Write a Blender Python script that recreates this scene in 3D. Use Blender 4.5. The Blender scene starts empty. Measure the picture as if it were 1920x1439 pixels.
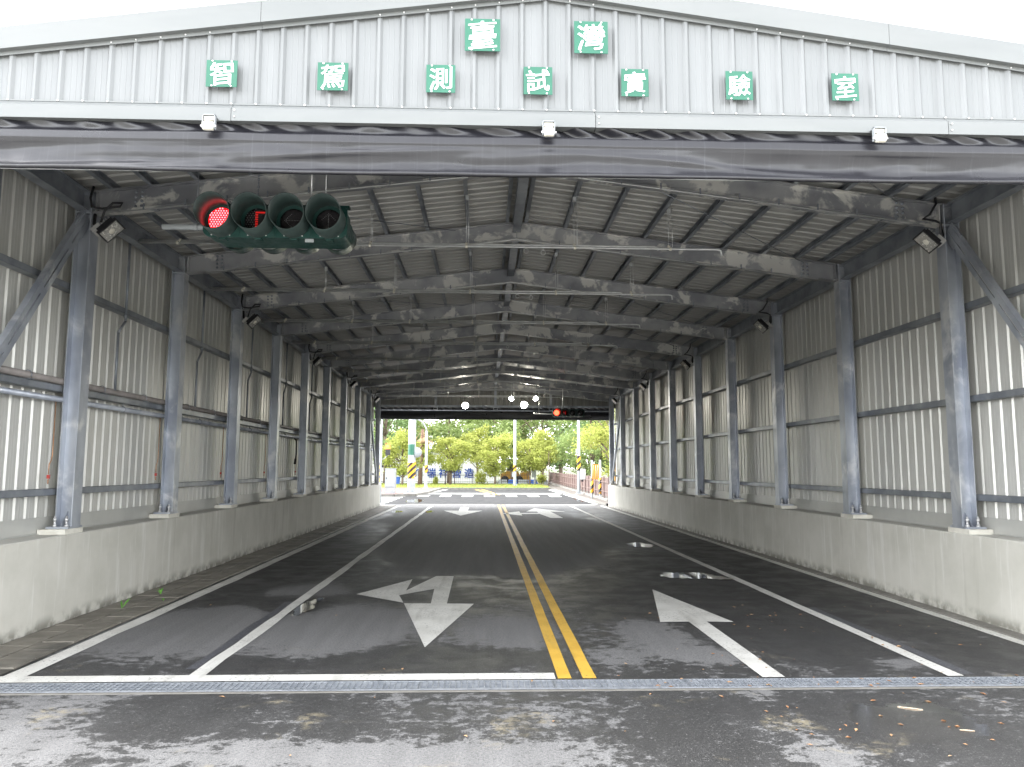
import bpy, bmesh, math, random
import numpy as np
from mathutils import Vector, Matrix, noise as mnoise

random.seed(7)
rng = np.random.default_rng(7)
SC = bpy.context.scene
COL = SC.collection
RAD = math.radians

# ------------------------------------------------------------------ camera
YAW, PITCH, ROLL, FPX = 0.0356, 0.1094, 0.0029, 1440.9
CAM_H = 1.6
def cam_axes():
    f = Vector((math.sin(YAW), math.cos(YAW), 0)); r = Vector((math.cos(YAW), -math.sin(YAW), 0)); u = Vector((0, 0, 1))
    f2 = f * math.cos(PITCH) + u * math.sin(PITCH); u2 = u * math.cos(PITCH) - f * math.sin(PITCH)
    return r * math.cos(ROLL) + u2 * math.sin(ROLL), u2 * math.cos(ROLL) - r * math.sin(ROLL), f2
cr, cu, cf = cam_axes()
cam_data = bpy.data.cameras.new('camera')
cam = bpy.data.objects.new('camera', cam_data); COL.objects.link(cam)
M = Matrix.Identity(4)
for i in range(3):
    M[i][0] = cr[i]; M[i][1] = cu[i]; M[i][2] = -cf[i]
M[0][3], M[1][3], M[2][3] = 0, 0, CAM_H
cam.matrix_world = M
cam_data.sensor_fit = 'HORIZONTAL'; cam_data.sensor_width = 36.0
cam_data.lens = FPX / 1920 * 36.0
cam_data.clip_start = 0.05; cam_data.clip_end = 3000
SC.camera = cam

# ------------------------------------------------------------------ sky, sun, exposure
SUN_EL, SUN_AZ = RAD(52), RAD(285)          # azimuth clockwise from +Y: veiled sun, high on the left
world = bpy.data.worlds.new('World'); SC.world = world; world.use_nodes = True
wn = world.node_tree.nodes; wl = world.node_tree.links
for n in list(wn): wn.remove(n)
sky = wn.new('ShaderNodeTexSky'); sky.sky_type = 'NISHITA'; sky.sun_disc = False
sky.sun_elevation = SUN_EL; sky.sun_rotation = SUN_AZ
sky.air_density = 1.0; sky.dust_density = 1.0; sky.ozone_density = 1.0
hsv = wn.new('ShaderNodeHueSaturation'); hsv.inputs['Saturation'].default_value = 0.12
hsv.inputs['Value'].default_value = 1.0
bg = wn.new('ShaderNodeBackground'); bg.inputs['Strength'].default_value = 0.15
wo = wn.new('ShaderNodeOutputWorld')
wl.new(sky.outputs[0], hsv.inputs['Color']); wl.new(hsv.outputs[0], bg.inputs['Color']); wl.new(bg.outputs[0], wo.inputs['Surface'])
sd = bpy.data.lights.new('sun', 'SUN'); sd.energy = 0.5; sd.angle = RAD(25); sd.color = (1.0, 0.97, 0.92)
sun = bpy.data.objects.new('sun', sd); COL.objects.link(sun)
sdir = Vector((math.sin(SUN_AZ) * math.cos(SUN_EL), math.cos(SUN_AZ) * math.cos(SUN_EL), math.sin(SUN_EL)))
sun.rotation_euler = (-sdir).to_track_quat('-Z', 'Y').to_euler()
vs = SC.view_settings
SC.display_settings.display_device = 'sRGB'
vs.view_transform = 'Standard'; vs.look = 'None'; vs.gamma = 1.0; vs.use_curve_mapping = False
vs.exposure = 3.2
cy = SC.cycles
cy.use_denoising = True
try:
    cy.denoiser = 'OPENIMAGEDENOISE'; cy.denoising_input_passes = 'RGB_ALBEDO_NORMAL'
except Exception: pass
cy.max_bounces = 10; cy.diffuse_bounces = 6; cy.glossy_bounces = 5; cy.transmission_bounces = 4; cy.transparent_max_bounces = 8
cy.sample_clamp_indirect = 6.0; cy.caustics_reflective = False; cy.caustics_refractive = False
cy.use_adaptive_sampling = True; cy.adaptive_threshold = 0.01

# ------------------------------------------------------------------ materials
MATS = {}
def new_mat(name):
    m = bpy.data.materials.new(name); m.use_nodes = True
    nt = m.node_tree
    return m, nt, nt.nodes['Principled BSDF']
def nd(nt, t, **kw):
    n = nt.nodes.new(t)
    for k, v in kw.items(): setattr(n, k, v)
    return n
def mth(nt, op, a, b=None, c=None, clamp=False):
    n = nt.nodes.new('ShaderNodeMath'); n.operation = op; n.use_clamp = clamp
    for i, v in enumerate((a, b, c)):
        if v is None: continue
        if isinstance(v, (int, float)): n.inputs[i].default_value = v
        else: nt.links.new(v, n.inputs[i])
    return n.outputs[0]
def mixc(nt, fac, a, b, mode='MIX'):
    n = nt.nodes.new('ShaderNodeMix'); n.data_type = 'RGBA'; n.blend_type = mode; n.clamp_factor = True
    ins = [n.inputs[0], n.inputs[6], n.inputs[7]]
    for s, v in zip(ins, (fac, a, b)):
        if isinstance(v, (int, float)): s.default_value = v
        elif isinstance(v, tuple): s.default_value = (*v[:3], 1)
        else: nt.links.new(v, s)
    return n.outputs[2]
def ramp(nt, v, lo, hi, a=0.0, b=1.0):
    n = nt.nodes.new('ShaderNodeMapRange'); n.clamp = True; n.interpolation_type = 'SMOOTHSTEP'
    nt.links.new(v, n.inputs[0])
    n.inputs[1].default_value = lo; n.inputs[2].default_value = hi; n.inputs[3].default_value = a; n.inputs[4].default_value = b
    return n.outputs[0]
def pos(nt, scale=(1, 1, 1)):
    g = nt.nodes.new('ShaderNodeNewGeometry'); mp = nt.nodes.new('ShaderNodeMapping'); mp.inputs['Scale'].default_value = scale
    nt.links.new(g.outputs['Position'], mp.inputs['Vector'])
    return mp.outputs[0]
def noi(nt, vec, scale, detail=3, rough=0.55, dist=0.0):
    n = nt.nodes.new('ShaderNodeTexNoise'); nt.links.new(vec, n.inputs['Vector'])
    n.inputs['Scale'].default_value = scale; n.inputs['Detail'].default_value = detail
    n.inputs['Roughness'].default_value = rough; n.inputs['Distortion'].default_value = dist
    return n.outputs['Fac']
def bump(nt, b, h, strength, dist=0.01):
    n = nt.nodes.new('ShaderNodeBump'); n.inputs['Strength'].default_value = strength; n.inputs['Distance'].default_value = dist
    nt.links.new(h, n.inputs['Height']); nt.links.new(n.outputs[0], b.inputs['Normal'])
def pm(name, c1, c2, scale=4, stretch=(1, 1, 1), rough=(0.5, 0.6), metal=0.0, lo=0.35, hi=0.65, bs=0.0, bscale=40, spec=0.5, detail=4, c3=None, s3=1.0, lo3=0.5, hi3=0.7, vary=0.0):
    m, nt, b = new_mat(name)
    v = pos(nt, stretch)
    f = ramp(nt, noi(nt, v, scale, detail), lo, hi)
    c = mixc(nt, f, c1, c2)
    if c3:
        f3 = ramp(nt, noi(nt, pos(nt), s3, 5, 0.6, 0.4), lo3, hi3); c = mixc(nt, f3, c, c3)
    if vary:
        oi = nd(nt, 'ShaderNodeObjectInfo'); vm = nd(nt, 'ShaderNodeVectorMath'); vm.operation = 'SCALE'
        nt.links.new(c, vm.inputs[0]); nt.links.new(mth(nt, 'ADD', mth(nt, 'MULTIPLY', oi.outputs['Random'], vary), 1 - vary / 2), vm.inputs['Scale']); c = vm.outputs[0]
    nt.links.new(c, b.inputs['Base Color'])
    r = ramp(nt, noi(nt, v, scale * 2.3, 3), 0.3, 0.7, rough[0], rough[1]); nt.links.new(r, b.inputs['Roughness'])
    b.inputs['Metallic'].default_value = metal; b.inputs['Specular IOR Level'].default_value = spec
    if bs: bump(nt, b, noi(nt, pos(nt), bscale, 3), bs)
    MATS[name] = m
    return m
def emit(name, col, strength):
    m, nt, b = new_mat(name)
    b.inputs['Base Color'].default_value = (*[min(1, c) * 0.5 for c in col], 1)
    b.inputs['Emission Color'].default_value = (*col, 1); b.inputs['Emission Strength'].default_value = strength
    MATS[name] = m
    return m

GALV = pm('galvanized_steel', (.30, .325, .38), (.52, .55, .60), 2.2, (1, 1, .5), (.36, .52), .55, .3, .7, .05, 60, c3=(.68, .69, .70), s3=2.0, lo3=.52, hi3=.70)
GALV_R = pm('galvanized_rafter', (.25, .256, .275), (.41, .412, .42), 1.6, (1, 1, 1), (.34, .5), .5, .35, .65, .05, 60, c3=(.68, .67, .635), s3=2.1, lo3=.52, hi3=.60)
GALV_D = pm('galvanized_dark', (.22, .24, .27), (.34, .36, .39), 3, (1, 1, 1), (.38, .5), .5)
PIPE = pm('galvanized_pipe', (.58, .59, .59), (.70, .71, .70), 6, (1, 1, 1), (.3, .42), .6)
PIPE_B = pm('painted_brown_pipe', (.17, .155, .145), (.22, .20, .19), 6, (1, 1, 1), (.4, .5))
SHEET = pm('wall_sheet_metal', (.575, .572, .54), (.615, .612, .58), 1.2, (1, 3, .3), (.33, .43), .26, .3, .7, vary=.14)
ROOFS = pm('roof_sheet_metal', (.43, .425, .405), (.50, .495, .475), 1.5, (.4, 6, 1), (.42, .52), .20, .3, .7, vary=.14)
GABLEIN = pm('gable_inner_sheet', (.30, .295, .275), (.35, .345, .32), 1.2, (3, 1, .3), (.35, .45), .2)
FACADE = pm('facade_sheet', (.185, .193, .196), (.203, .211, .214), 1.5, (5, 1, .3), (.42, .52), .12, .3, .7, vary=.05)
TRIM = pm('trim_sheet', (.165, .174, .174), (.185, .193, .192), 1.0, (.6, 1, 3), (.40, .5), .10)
SKIRT = pm('skirting_sheet', (.46, .46, .435), (.52, .52, .49), 1.5, (1, 1, 1), (.35, .45), .2)
SCREW = pm('zinc_screw', (.6, .6, .6), (.7, .7, .7), 30, rough=(.3, .4), metal=.4)
BLACK = pm('black_plastic', (.014, .014, .016), (.025, .025, .028), 20, rough=(.35, .5))
CABLE = pm('black_cable', (.012, .012, .013), (.02, .02, .022), 20, rough=(.4, .55))
WHITEM = pm('white_paint_metal', (.30, .32, .335), (.34, .36, .37), 5, rough=(.35, .45))
CREAM = pm('cream_roller', (.72, .69, .60), (.78, .75, .66), 12, rough=(.4, .5))
GREENS = pm('green_sign_plate', (.016, .118, .073), (.020, .134, .084), 3, rough=(.35, .45))
GLYPH = pm('white_lettering', (.80, .80, .80), (.84, .84, .84), 8, rough=(.5, .6))
SIGNALG = pm('signal_dark_green', (.009, .044, .037), (.014, .058, .049), 9, rough=(.28, .42))
VISORIN = pm('visor_dark', (.030, .050, .046), (.042, .064, .06), 9, rough=(.38, .5))
LENSD = pm('dark_lens', (.018, .016, .018), (.03, .026, .028), 60, rough=(.15, .25))
LEDOFF = pm('led_unlit', (.16, .16, .16), (.22, .22, .22), 30, rough=(.3, .4))
REFL = pm('lamp_reflector', (.62, .61, .57), (.72, .71, .67), 15, rough=(.15, .3), metal=.5)
JBOX = pm('grey_junction_box', (.50, .50, .48), (.58, .58, .56), 8, rough=(.45, .6))
YEL = pm('yellow_road_paint', (.62, .37, .045), (.70, .44, .07), 3, rough=(.5, .7), bs=.2, bscale=120, c3=(.36, .24, .07), s3=5, lo3=.62, hi3=.8)
def paint_mat(name, c1, c2, worn):
    m, nt, b = new_mat(name)
    p = pos(nt)
    c = mixc(nt, ramp(nt, noi(nt, p, 3, 4), .3, .7), c1, c2)
    tyre = ramp(nt, noi(nt, pos(nt, (5, .5, 1)), 1.5, 4, .6), .50, .75)
    c = mixc(nt, mth(nt, 'MULTIPLY', tyre, .45), c, worn)
    chip = mth(nt, 'MULTIPLY', ramp(nt, noi(nt, p, 38, 5, .75), .565, .63), ramp(nt, noi(nt, p, 2.1, 3), .34, .60))
    c = mixc(nt, mth(nt, 'MULTIPLY', chip, .85), c, (.06, .06, .06))
    nt.links.new(c, b.inputs['Base Color']); b.inputs['Roughness'].default_value = .6
    bump(nt, b, noi(nt, p, 120, 3), .35, .004)
    MATS[name] = m
    return m
WHT = paint_mat('white_road_paint', (.56, .55, .51), (.68, .67, .63), (.30, .29, .26))
YEL = paint_mat('yellow_road_paint', (.58, .34, .04), (.68, .42, .06), (.34, .22, .06))
OLDP = pm('erased_line', (.062, .064, .072), (.088, .09, .10), 25, rough=(.4, .6), bs=.3, bscale=150)
PAVER = pm('paver', (.15, .138, .115), (.20, .184, .155), 3, rough=(.55, .75), bs=.2, bscale=80, c3=(.085, .08, .07), s3=1.2, lo3=.5, hi3=.7)
JOINT = pm('paver_joint', (.05, .047, .04), (.07, .066, .055), 10, rough=(.8, .9))
SOIL = pm('soil', (.10, .09, .06), (.07, .10, .04), .4, rough=(.9, 1))
GRASSM = pm('grass', (.10, .19, .035), (.15, .25, .05), 1.0, rough=(.7, .9))
REDP = pm('red_block_paving', (.16, .085, .07), (.20, .112, .094), 5, rough=(.6, .8))
KERB = pm('kerb_concrete', (.17, .162, .145), (.22, .21, .19), 4, rough=(.6, .8))
FOOT = pm('footway_paving', (.085, .075, .062), (.115, .10, .085), 3, rough=(.6, .8))
BARK = pm('bark', (.14, .10, .075), (.22, .17, .13), 6, (1, 1, .3), (.8, .95))
PALMT = pm('palm_trunk', (.17, .10, .08), (.24, .15, .12), 6, (1, 1, 3), (.8, .95))
DRYFR = pm('dry_frond', (.36, .24, .13), (.45, .31, .18), 4, rough=(.7, .9))
IRON = pm('brown_iron', (.06, .042, .04), (.08, .058, .055), 6, rough=(.5, .6))
BFENCE = pm('brown_fence_board', (.12, .075, .067), (.15, .098, .088), 3, rough=(.5, .65))
BFPOST = pm('brown_fence_post', (.17, .115, .105), (.21, .15, .135), 3, rough=(.45, .6))
BWALL = pm('white_building', (.74, .74, .73), (.80, .80, .79), 1, rough=(.6, .8))
BLUET = pm('blue_letter', (.02, .06, .30), (.03, .09, .38), 3, rough=(.4, .5))
ORANGE = pm('orange_board', (.72, .28, .04), (.78, .33, .06), 3, rough=(.4, .5))
MYEL = pm('machine_yellow', (.42, .22, .03), (.48, .26, .04), 3, rough=(.35, .5))
BLUEB = pm('blue_barrier', (.03, .10, .40), (.05, .14, .48), 3, rough=(.4, .5))
TYRE = pm('tyre', (.015, .015, .015), (.03, .03, .03), 10, rough=(.7, .8))
LEAFB = pm('fallen_leaf', (.30, .13, .05), (.46, .30, .16), 25, rough=(.5, .7))
TWIG = pm('twig', (.42, .33, .24), (.5, .4, .3), 30, rough=(.6, .8))
WEEDM = pm('weed_green', (.10, .30, .03), (.16, .40, .06), 30, rough=(.5, .6))
COPPER = pm('copper_tube', (.42, .22, .12), (.5, .3, .18), 20, rough=(.3, .4), metal=.6)
VALVE = pm('red_valve', (.45, .05, .04), (.5, .07, .05), 20, rough=(.4, .5))
TRENCH = pm('drain_channel', (.03, .03, .03), (.05, .05, .05), 10, rough=(.8, .9))
GRATE = pm('galvanized_grate', (.27, .29, .32), (.36, .38, .41), 12, rough=(.35, .5), metal=.4)
RED_ON = emit('red_led_on', (1.0, .13, .15), .8)
RED_LENS = emit('red_lens_glow', (1.0, .003, .008), .28)
RED_ON2 = emit('red_led_far', (1.0, .035, .015), 1.6)
RED_DIG = emit('red_digit_on', (1.0, .02, .015), .035)
AMBER = emit('orange_signal_on', (1.0, .32, .06), .5)
LAMP_ON = emit('lit_lamp_lens', (1.0, .95, .82), 25)

def concrete_mat():
    m, nt, b = new_mat('cast_concrete')
    p = pos(nt)
    n1 = ramp(nt, noi(nt, p, 1.3, 5, .6), .3, .7)
    c = mixc(nt, n1, (.50, .49, .435), (.60, .585, .53))
    st = ramp(nt, noi(nt, pos(nt, (4.5, 4.5, .30)), 2.4, 5, .65), .53, .68)          # vertical run-off streaks
    c = mixc(nt, mth(nt, 'MULTIPLY', st, .7), c, (.68, .67, .63))
    st2 = ramp(nt, noi(nt, pos(nt, (2, 2, .2)), 1.7, 4, .6), .58, .75)
    c = mixc(nt, mth(nt, 'MULTIPLY', st2, .7), c, (.40, .385, .335))
    sep = nd(nt, 'ShaderNodeSeparateXYZ'); g = nd(nt, 'ShaderNodeNewGeometry'); nt.links.new(g.outputs['Position'], sep.inputs[0])
    foot = mth(nt, 'MULTIPLY', ramp(nt, sep.outputs[2], .02, .17, 1, 0), ramp(nt, noi(nt, p, 6, 4), .35, .6))   # algae and dirt at the foot
    c = mixc(nt, mth(nt, 'MULTIPLY', foot, .75), c, (.10, .095, .07))
    nt.links.new(c, b.inputs['Base Color']); b.inputs['Roughness'].default_value = .78
    h = mth(nt, 'ADD', noi(nt, p, 14, 5), mth(nt, 'MULTIPLY', noi(nt, p, 90, 2), .3))
    bump(nt, b, h, .18, .01)
    return m
CONC = concrete_mat()
PAD = pm('grout_pad', (.60, .58, .51), (.70, .68, .61), 6, rough=(.7, .85), bs=.15)

def asphalt_mat():
    m, nt, b = new_mat('asphalt')
    p = pos(nt)
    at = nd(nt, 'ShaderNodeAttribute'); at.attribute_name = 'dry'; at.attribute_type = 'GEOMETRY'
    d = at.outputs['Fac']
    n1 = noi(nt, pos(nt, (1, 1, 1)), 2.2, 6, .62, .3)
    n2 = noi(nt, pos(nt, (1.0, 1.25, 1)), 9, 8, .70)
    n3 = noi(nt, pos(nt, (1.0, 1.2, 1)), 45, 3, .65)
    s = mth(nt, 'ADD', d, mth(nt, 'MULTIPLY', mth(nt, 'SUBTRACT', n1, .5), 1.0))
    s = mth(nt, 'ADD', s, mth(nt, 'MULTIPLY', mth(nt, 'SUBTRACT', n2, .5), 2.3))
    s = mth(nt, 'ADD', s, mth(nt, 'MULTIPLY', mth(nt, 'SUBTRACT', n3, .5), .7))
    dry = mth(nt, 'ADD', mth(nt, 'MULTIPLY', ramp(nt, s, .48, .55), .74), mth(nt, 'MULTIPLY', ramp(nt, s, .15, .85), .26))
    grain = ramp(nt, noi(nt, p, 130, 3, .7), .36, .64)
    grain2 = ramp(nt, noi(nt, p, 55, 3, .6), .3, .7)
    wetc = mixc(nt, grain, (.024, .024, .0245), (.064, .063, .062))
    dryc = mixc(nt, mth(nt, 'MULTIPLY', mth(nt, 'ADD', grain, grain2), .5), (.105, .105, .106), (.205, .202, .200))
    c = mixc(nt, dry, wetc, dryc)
    dust = mth(nt, 'MULTIPLY', ramp(nt, noi(nt, p, 1.6, 4, .6, .6), .57, .70), ramp(nt, noi(nt, p, 14, 5, .7), .42, .62))
    sep = nd(nt, 'ShaderNodeSeparateXYZ'); g = nd(nt, 'ShaderNodeNewGeometry'); nt.links.new(g.outputs['Position'], sep.inputs[0])
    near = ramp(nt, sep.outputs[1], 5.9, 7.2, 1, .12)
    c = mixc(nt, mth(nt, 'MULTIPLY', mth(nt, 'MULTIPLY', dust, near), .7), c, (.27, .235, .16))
    stone = ramp(nt, noi(nt, p, 62, 2, .6), .61, .68)
    c = mixc(nt, mth(nt, 'MULTIPLY', stone, .42), c, (.30, .295, .285))
    pit = ramp(nt, noi(nt, pos(nt, (1, 1, 1)), 75, 2, .5), .60, .68)
    c = mixc(nt, mth(nt, 'MULTIPLY', pit, .55), c, (.016, .016, .017))
    track = ramp(nt, noi(nt, pos(nt, (3.2, .16, 1)), 1.6, 4, .6), .38, .66, .93, 1.07)
    vm = nd(nt, 'ShaderNodeVectorMath'); vm.operation = 'SCALE'; nt.links.new(c, vm.inputs[0]); nt.links.new(track, vm.inputs['Scale']); c = vm.outputs[0]
    nt.links.new(c, b.inputs['Base Color'])
    rwet = ramp(nt, n1, .35, .65, .42, .60)
    rr = nd(nt, 'ShaderNodeMix'); rr.data_type = 'FLOAT'
    nt.links.new(dry, rr.inputs[0]); nt.links.new(rwet, rr.inputs[2]); rr.inputs[3].default_value = .82
    nt.links.new(rr.outputs[0], b.inputs['Roughness'])
    b.inputs['Specular IOR Level'].default_value = .28
    h = mth(nt, 'ADD', mth(nt, 'MULTIPLY', noi(nt, p, 160, 2), 1.0), mth(nt, 'MULTIPLY', noi(nt, p, 40, 2), .5))
    bn = nd(nt, 'ShaderNodeBump'); bn.inputs['Distance'].default_value = .004
    nt.links.new(h, bn.inputs['Height']); nt.links.new(ramp(nt, dry, 0, 1, .5, .8), bn.inputs['Strength']); nt.links.new(bn.outputs[0], b.inputs['Normal'])
    return m
ASPH = asphalt_mat()

def water_mat(name, tint, rough, ior):
    m, nt, b = new_mat(name)
    for n in list(nt.nodes):
        if n.type != 'OUTPUT_MATERIAL': nt.nodes.remove(n)
    out = [n for n in nt.nodes if n.type == 'OUTPUT_MATERIAL'][0]
    at = nd(nt, 'ShaderNodeAttribute'); at.attribute_name = 'depth'; at.attribute_type = 'GEOMETRY'
    wet = ramp(nt, mth(nt, 'ADD', at.outputs['Fac'], mth(nt, 'MULTIPLY', mth(nt, 'SUBTRACT', noi(nt, pos(nt), 9, 6, .7), .5), 2.6)), .30, .80)   # film thins out towards the rim
    t = nd(nt, 'ShaderNodeBsdfTransparent'); nt.links.new(mixc(nt, wet, (1, 1, 1), tint[:3]), t.inputs[0])
    gl = nd(nt, 'ShaderNodeBsdfGlossy'); gl.inputs['Roughness'].default_value = rough
    fr = nd(nt, 'ShaderNodeFresnel'); fr.inputs[0].default_value = ior
    mx = nd(nt, 'ShaderNodeMixShader')
    nt.links.new(mth(nt, 'MULTIPLY', fr.outputs[0], wet), mx.inputs[0]); nt.links.new(t.outputs[0], mx.inputs[1]); nt.links.new(gl.outputs[0], mx.inputs[2]); nt.links.new(mx.outputs[0], out.inputs[0])
    return m
WATER = water_mat('puddle_water', (.70, .69, .66, 1), .03, 1.20)
FILM = water_mat('water_film', (.99, .985, .98, 1), .10, 1.035)

def tarp_mat():
    m, nt, b = new_mat('black_tarpaulin')
    p = pos(nt)
    st = ramp(nt, noi(nt, pos(nt, (30, 1, .6)), 2, 3, .6), .55, .8)
    c = mixc(nt, mth(nt, 'MULTIPLY', st, .6), (.013, .013, .017), (.050, .050, .058))
    nt.links.new(c, b.inputs['Base Color'])
    nt.links.new(ramp(nt, noi(nt, p, 5, 4), .3, .7, .27, .40), b.inputs['Roughness'])
    b.inputs['Specular IOR Level'].default_value = .6
    return m
TARP = tarp_mat()

def leaf_mat(name, c1, c2):
    m, nt, b = new_mat(name)
    oi = nd(nt, 'ShaderNodeNewGeometry')
    f = ramp(nt, noi(nt, pos(nt), 1.3, 3), .3, .7)
    f2 = mth(nt, 'MULTIPLY', oi.outputs['Random Per Island'], .6)
    c = mixc(nt, mth(nt, 'ADD', mth(nt, 'MULTIPLY', f, .5), f2), c1, c2)
    tr = nd(nt, 'ShaderNodeBsdfTranslucent'); df = nd(nt, 'ShaderNodeBsdfDiffuse'); mx = nd(nt, 'ShaderNodeMixShader'); mx.inputs[0].default_value = .42
    nt.links.new(c, df.inputs[0]); nt.links.new(mixc(nt, .5, c, c2), tr.inputs[0])
    nt.links.new(df.outputs[0], mx.inputs[1]); nt.links.new(tr.outputs[0], mx.inputs[2])
    out = [n for n in nt.nodes if n.type == 'OUTPUT_MATERIAL'][0]
    nt.links.new(mx.outputs[0], out.inputs[0])
    return m
LEAF_Y = leaf_mat('leaf_yellow_green', (.27, .32, .075), (.46, .48, .15))
LEAF_G = leaf_mat('leaf_green', (.20, .28, .10), (.34, .41, .17))
LEAF_D = leaf_mat('leaf_dark_green', (.13, .21, .09), (.24, .33, .15))
LEAF_P = leaf_mat('leaf_palm', (.12, .17, .04), (.22, .24, .09))

def stripe_mat(name, freq, tilt, c1, c2):
    """diagonal hazard stripes, printed on a flat or rolled sheet (object space)"""
    m, nt, b = new_mat(name)
    g = nd(nt, 'ShaderNodeNewGeometry'); sep = nd(nt, 'ShaderNodeSeparateXYZ'); nt.links.new(g.outputs['Position'], sep.inputs[0])
    v = mth(nt, 'ADD', mth(nt, 'MULTIPLY', sep.outputs[2], freq), mth(nt, 'MULTIPLY', sep.outputs[0], -freq * tilt))
    fr = mth(nt, 'GREATER_THAN', mth(nt, 'FRACT', v), .5)
    nt.links.new(mixc(nt, fr, c1, c2), b.inputs['Base Color']); b.inputs['Roughness'].default_value = .45
    return m
HAZ = stripe_mat('hazard_stripes', 2.6, 1.0, (.75, .38, .01), (.012, .012, .012))

# ------------------------------------------------------------------ mesh builder
class MB:
    def __init__(s): s.v = []; s.f = []; s.sm = []
    def add(s, vs, fs, smooth=False):
        o = len(s.v); s.v += [tuple(x) for x in vs]; s.f += [tuple(i + o for i in f) for f in fs]; s.sm += [smooth] * len(fs)
        return s
    def box(s, a, b):
        (x0, y0, z0), (x1, y1, z1) = a, b
        x0, x1 = min(x0, x1), max(x0, x1); y0, y1 = min(y0, y1), max(y0, y1); z0, z1 = min(z0, z1), max(z0, z1)
        return s.add([(x0, y0, z0), (x1, y0, z0), (x1, y1, z0), (x0, y1, z0), (x0, y0, z1), (x1, y0, z1), (x1, y1, z1), (x0, y1, z1)],
                     [(0, 3, 2, 1), (4, 5, 6, 7), (0, 1, 5, 4), (1, 2, 6, 5), (2, 3, 7, 6), (3, 0, 4, 7)])
    def obox(s, c, ax, ay, az, hx, hy, hz):
        c, ax, ay, az = Vector(c), Vector(ax), Vector(ay), Vector(az)
        vs = [c + ax * sx * hx + ay * sy * hy + az * sz * hz for sz in (-1, 1) for sx, sy in ((-1, -1), (1, -1), (1, 1), (-1, 1))]
        return s.add(vs, [(0, 3, 2, 1), (4, 5, 6, 7), (0, 1, 5, 4), (1, 2, 6, 5), (2, 3, 7, 6), (3, 0, 4, 7)])
    def prism(s, poly, axis, a, b):
        """poly: 2-D outline; axis 'Y' -> poly is (x,z), 'X' -> (y,z), 'Z' -> (x,y)"""
        n = len(poly)
        def P(p, t): return {'Y': (p[0], t, p[1]), 'X': (t, p[0], p[1]), 'Z': (p[0], p[1], t)}[axis]
        vs = [P(p, a) for p in poly] + [P(p, b) for p in poly]
        fs = [tuple(range(n - 1, -1, -1)), tuple(range(n, 2 * n))] + [(i, (i + 1) % n, n + (i + 1) % n, n + i) for i in range(n)]
        return s.add(vs, fs)
    def tube(s, pts, r, seg=8, cap=True):
        pts = [Vector(p) for p in pts]; n = len(pts); rs = r if isinstance(r, (list, tuple)) else [r] * n
        ref = Vector((0, 0, 1)); base = len(s.v); vs = []; prev = None
        for i, p in enumerate(pts):
            t = (pts[min(i + 1, n - 1)] - pts[max(i - 1, 0)]).normalized()
            if prev is None:
                a = t.cross(ref)
                if a.length < 1e-3: a = t.cross(Vector((1, 0, 0)))
            else:
                a = prev - t * prev.dot(t)
                if a.length < 1e-4: a = t.cross(ref)
            a.normalize(); b = t.cross(a); prev = a
            for k in range(seg):
                an = 2 * math.pi * k / seg
                vs.append(p + (a * math.cos(an) + b * math.sin(an)) * rs[i])
        fs = [(i * seg + k, i * seg + (k + 1) % seg, (i + 1) * seg + (k + 1) % seg, (i + 1) * seg + k) for i in range(n - 1) for k in range(seg)]
        s.add(vs, fs, True)
        if cap:
            o = base
            s.f += [tuple(o + k for k in range(seg - 1, -1, -1)), tuple(o + (n - 1) * seg + k for k in range(seg))]; s.sm += [False, False]
        return s
    def lathe(s, c, axis, prof, seg=20):
        """prof: list of (distance along axis, radius)"""
        c, ax = Vector(c), Vector(axis).normalized()
        a = ax.cross(Vector((0, 0, 1)))
        if a.length < 1e-3: a = ax.cross(Vector((1, 0, 0)))
        a.normalize(); b = ax.cross(a)
        vs = [c + ax * d + (a * math.cos(2 * math.pi * k / seg) + b * math.sin(2 * math.pi * k / seg)) * r for d, r in prof for k in range(seg)]
        fs = [(i * seg + k, i * seg + (k + 1) % seg, (i + 1) * seg + (k + 1) % seg, (i + 1) * seg + k) for i in range(len(prof) - 1) for k in range(seg)]
        return s.add(vs, fs, True)
    def mesh(s, name, mat, off=(0, 0, 0)):
        me = bpy.data.meshes.new(name)
        me.from_pydata([(x - off[0], y - off[1], z - off[2]) for x, y, z in s.v], [], s.f)
        me.polygons.foreach_set('use_smooth', s.sm)
        me.materials.append(mat); me.update()
        return me
    def build(s, name, mat, parent=None, fix=True):
        off = wloc(parent) if parent else (0, 0, 0)
        me = s.mesh(name, mat, off)
        if fix:
            bm = bmesh.new(); bm.from_mesh(me); bmesh.ops.recalc_face_normals(bm, faces=bm.faces); bm.to_mesh(me); bm.free()
        return obj(name, me, parent)
def wloc(o):
    v = Vector((0, 0, 0))
    while o: v += o.location; o = o.parent
    return v
def obj(name, me, parent=None, loc=(0, 0, 0)):
    o = bpy.data.objects.new(name, me); COL.objects.link(o); o.location = loc
    if parent: o.parent = parent
    return o
def thing(name, label, cat, loc=(0, 0, 0), group=None):
    o = bpy.data.objects.new(name, None); COL.objects.link(o); o.location = loc; o.empty_display_size = .2
    return tag(o, label, cat, group)
def tag(o, label=None, cat=None, group=None, kind=None):
    if label: o['label'] = label
    if cat: o['category'] = cat
    if group: o['group'] = group
    if kind: o['kind'] = kind
    return o
def structure(o): o['kind'] = 'structure'; return o
def ORD(n): return ['front', 'first', 'second', 'third', 'fourth', 'fifth', 'sixth', 'seventh', 'eighth', 'ninth', 'tenth', 'rearmost'][n]

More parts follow.
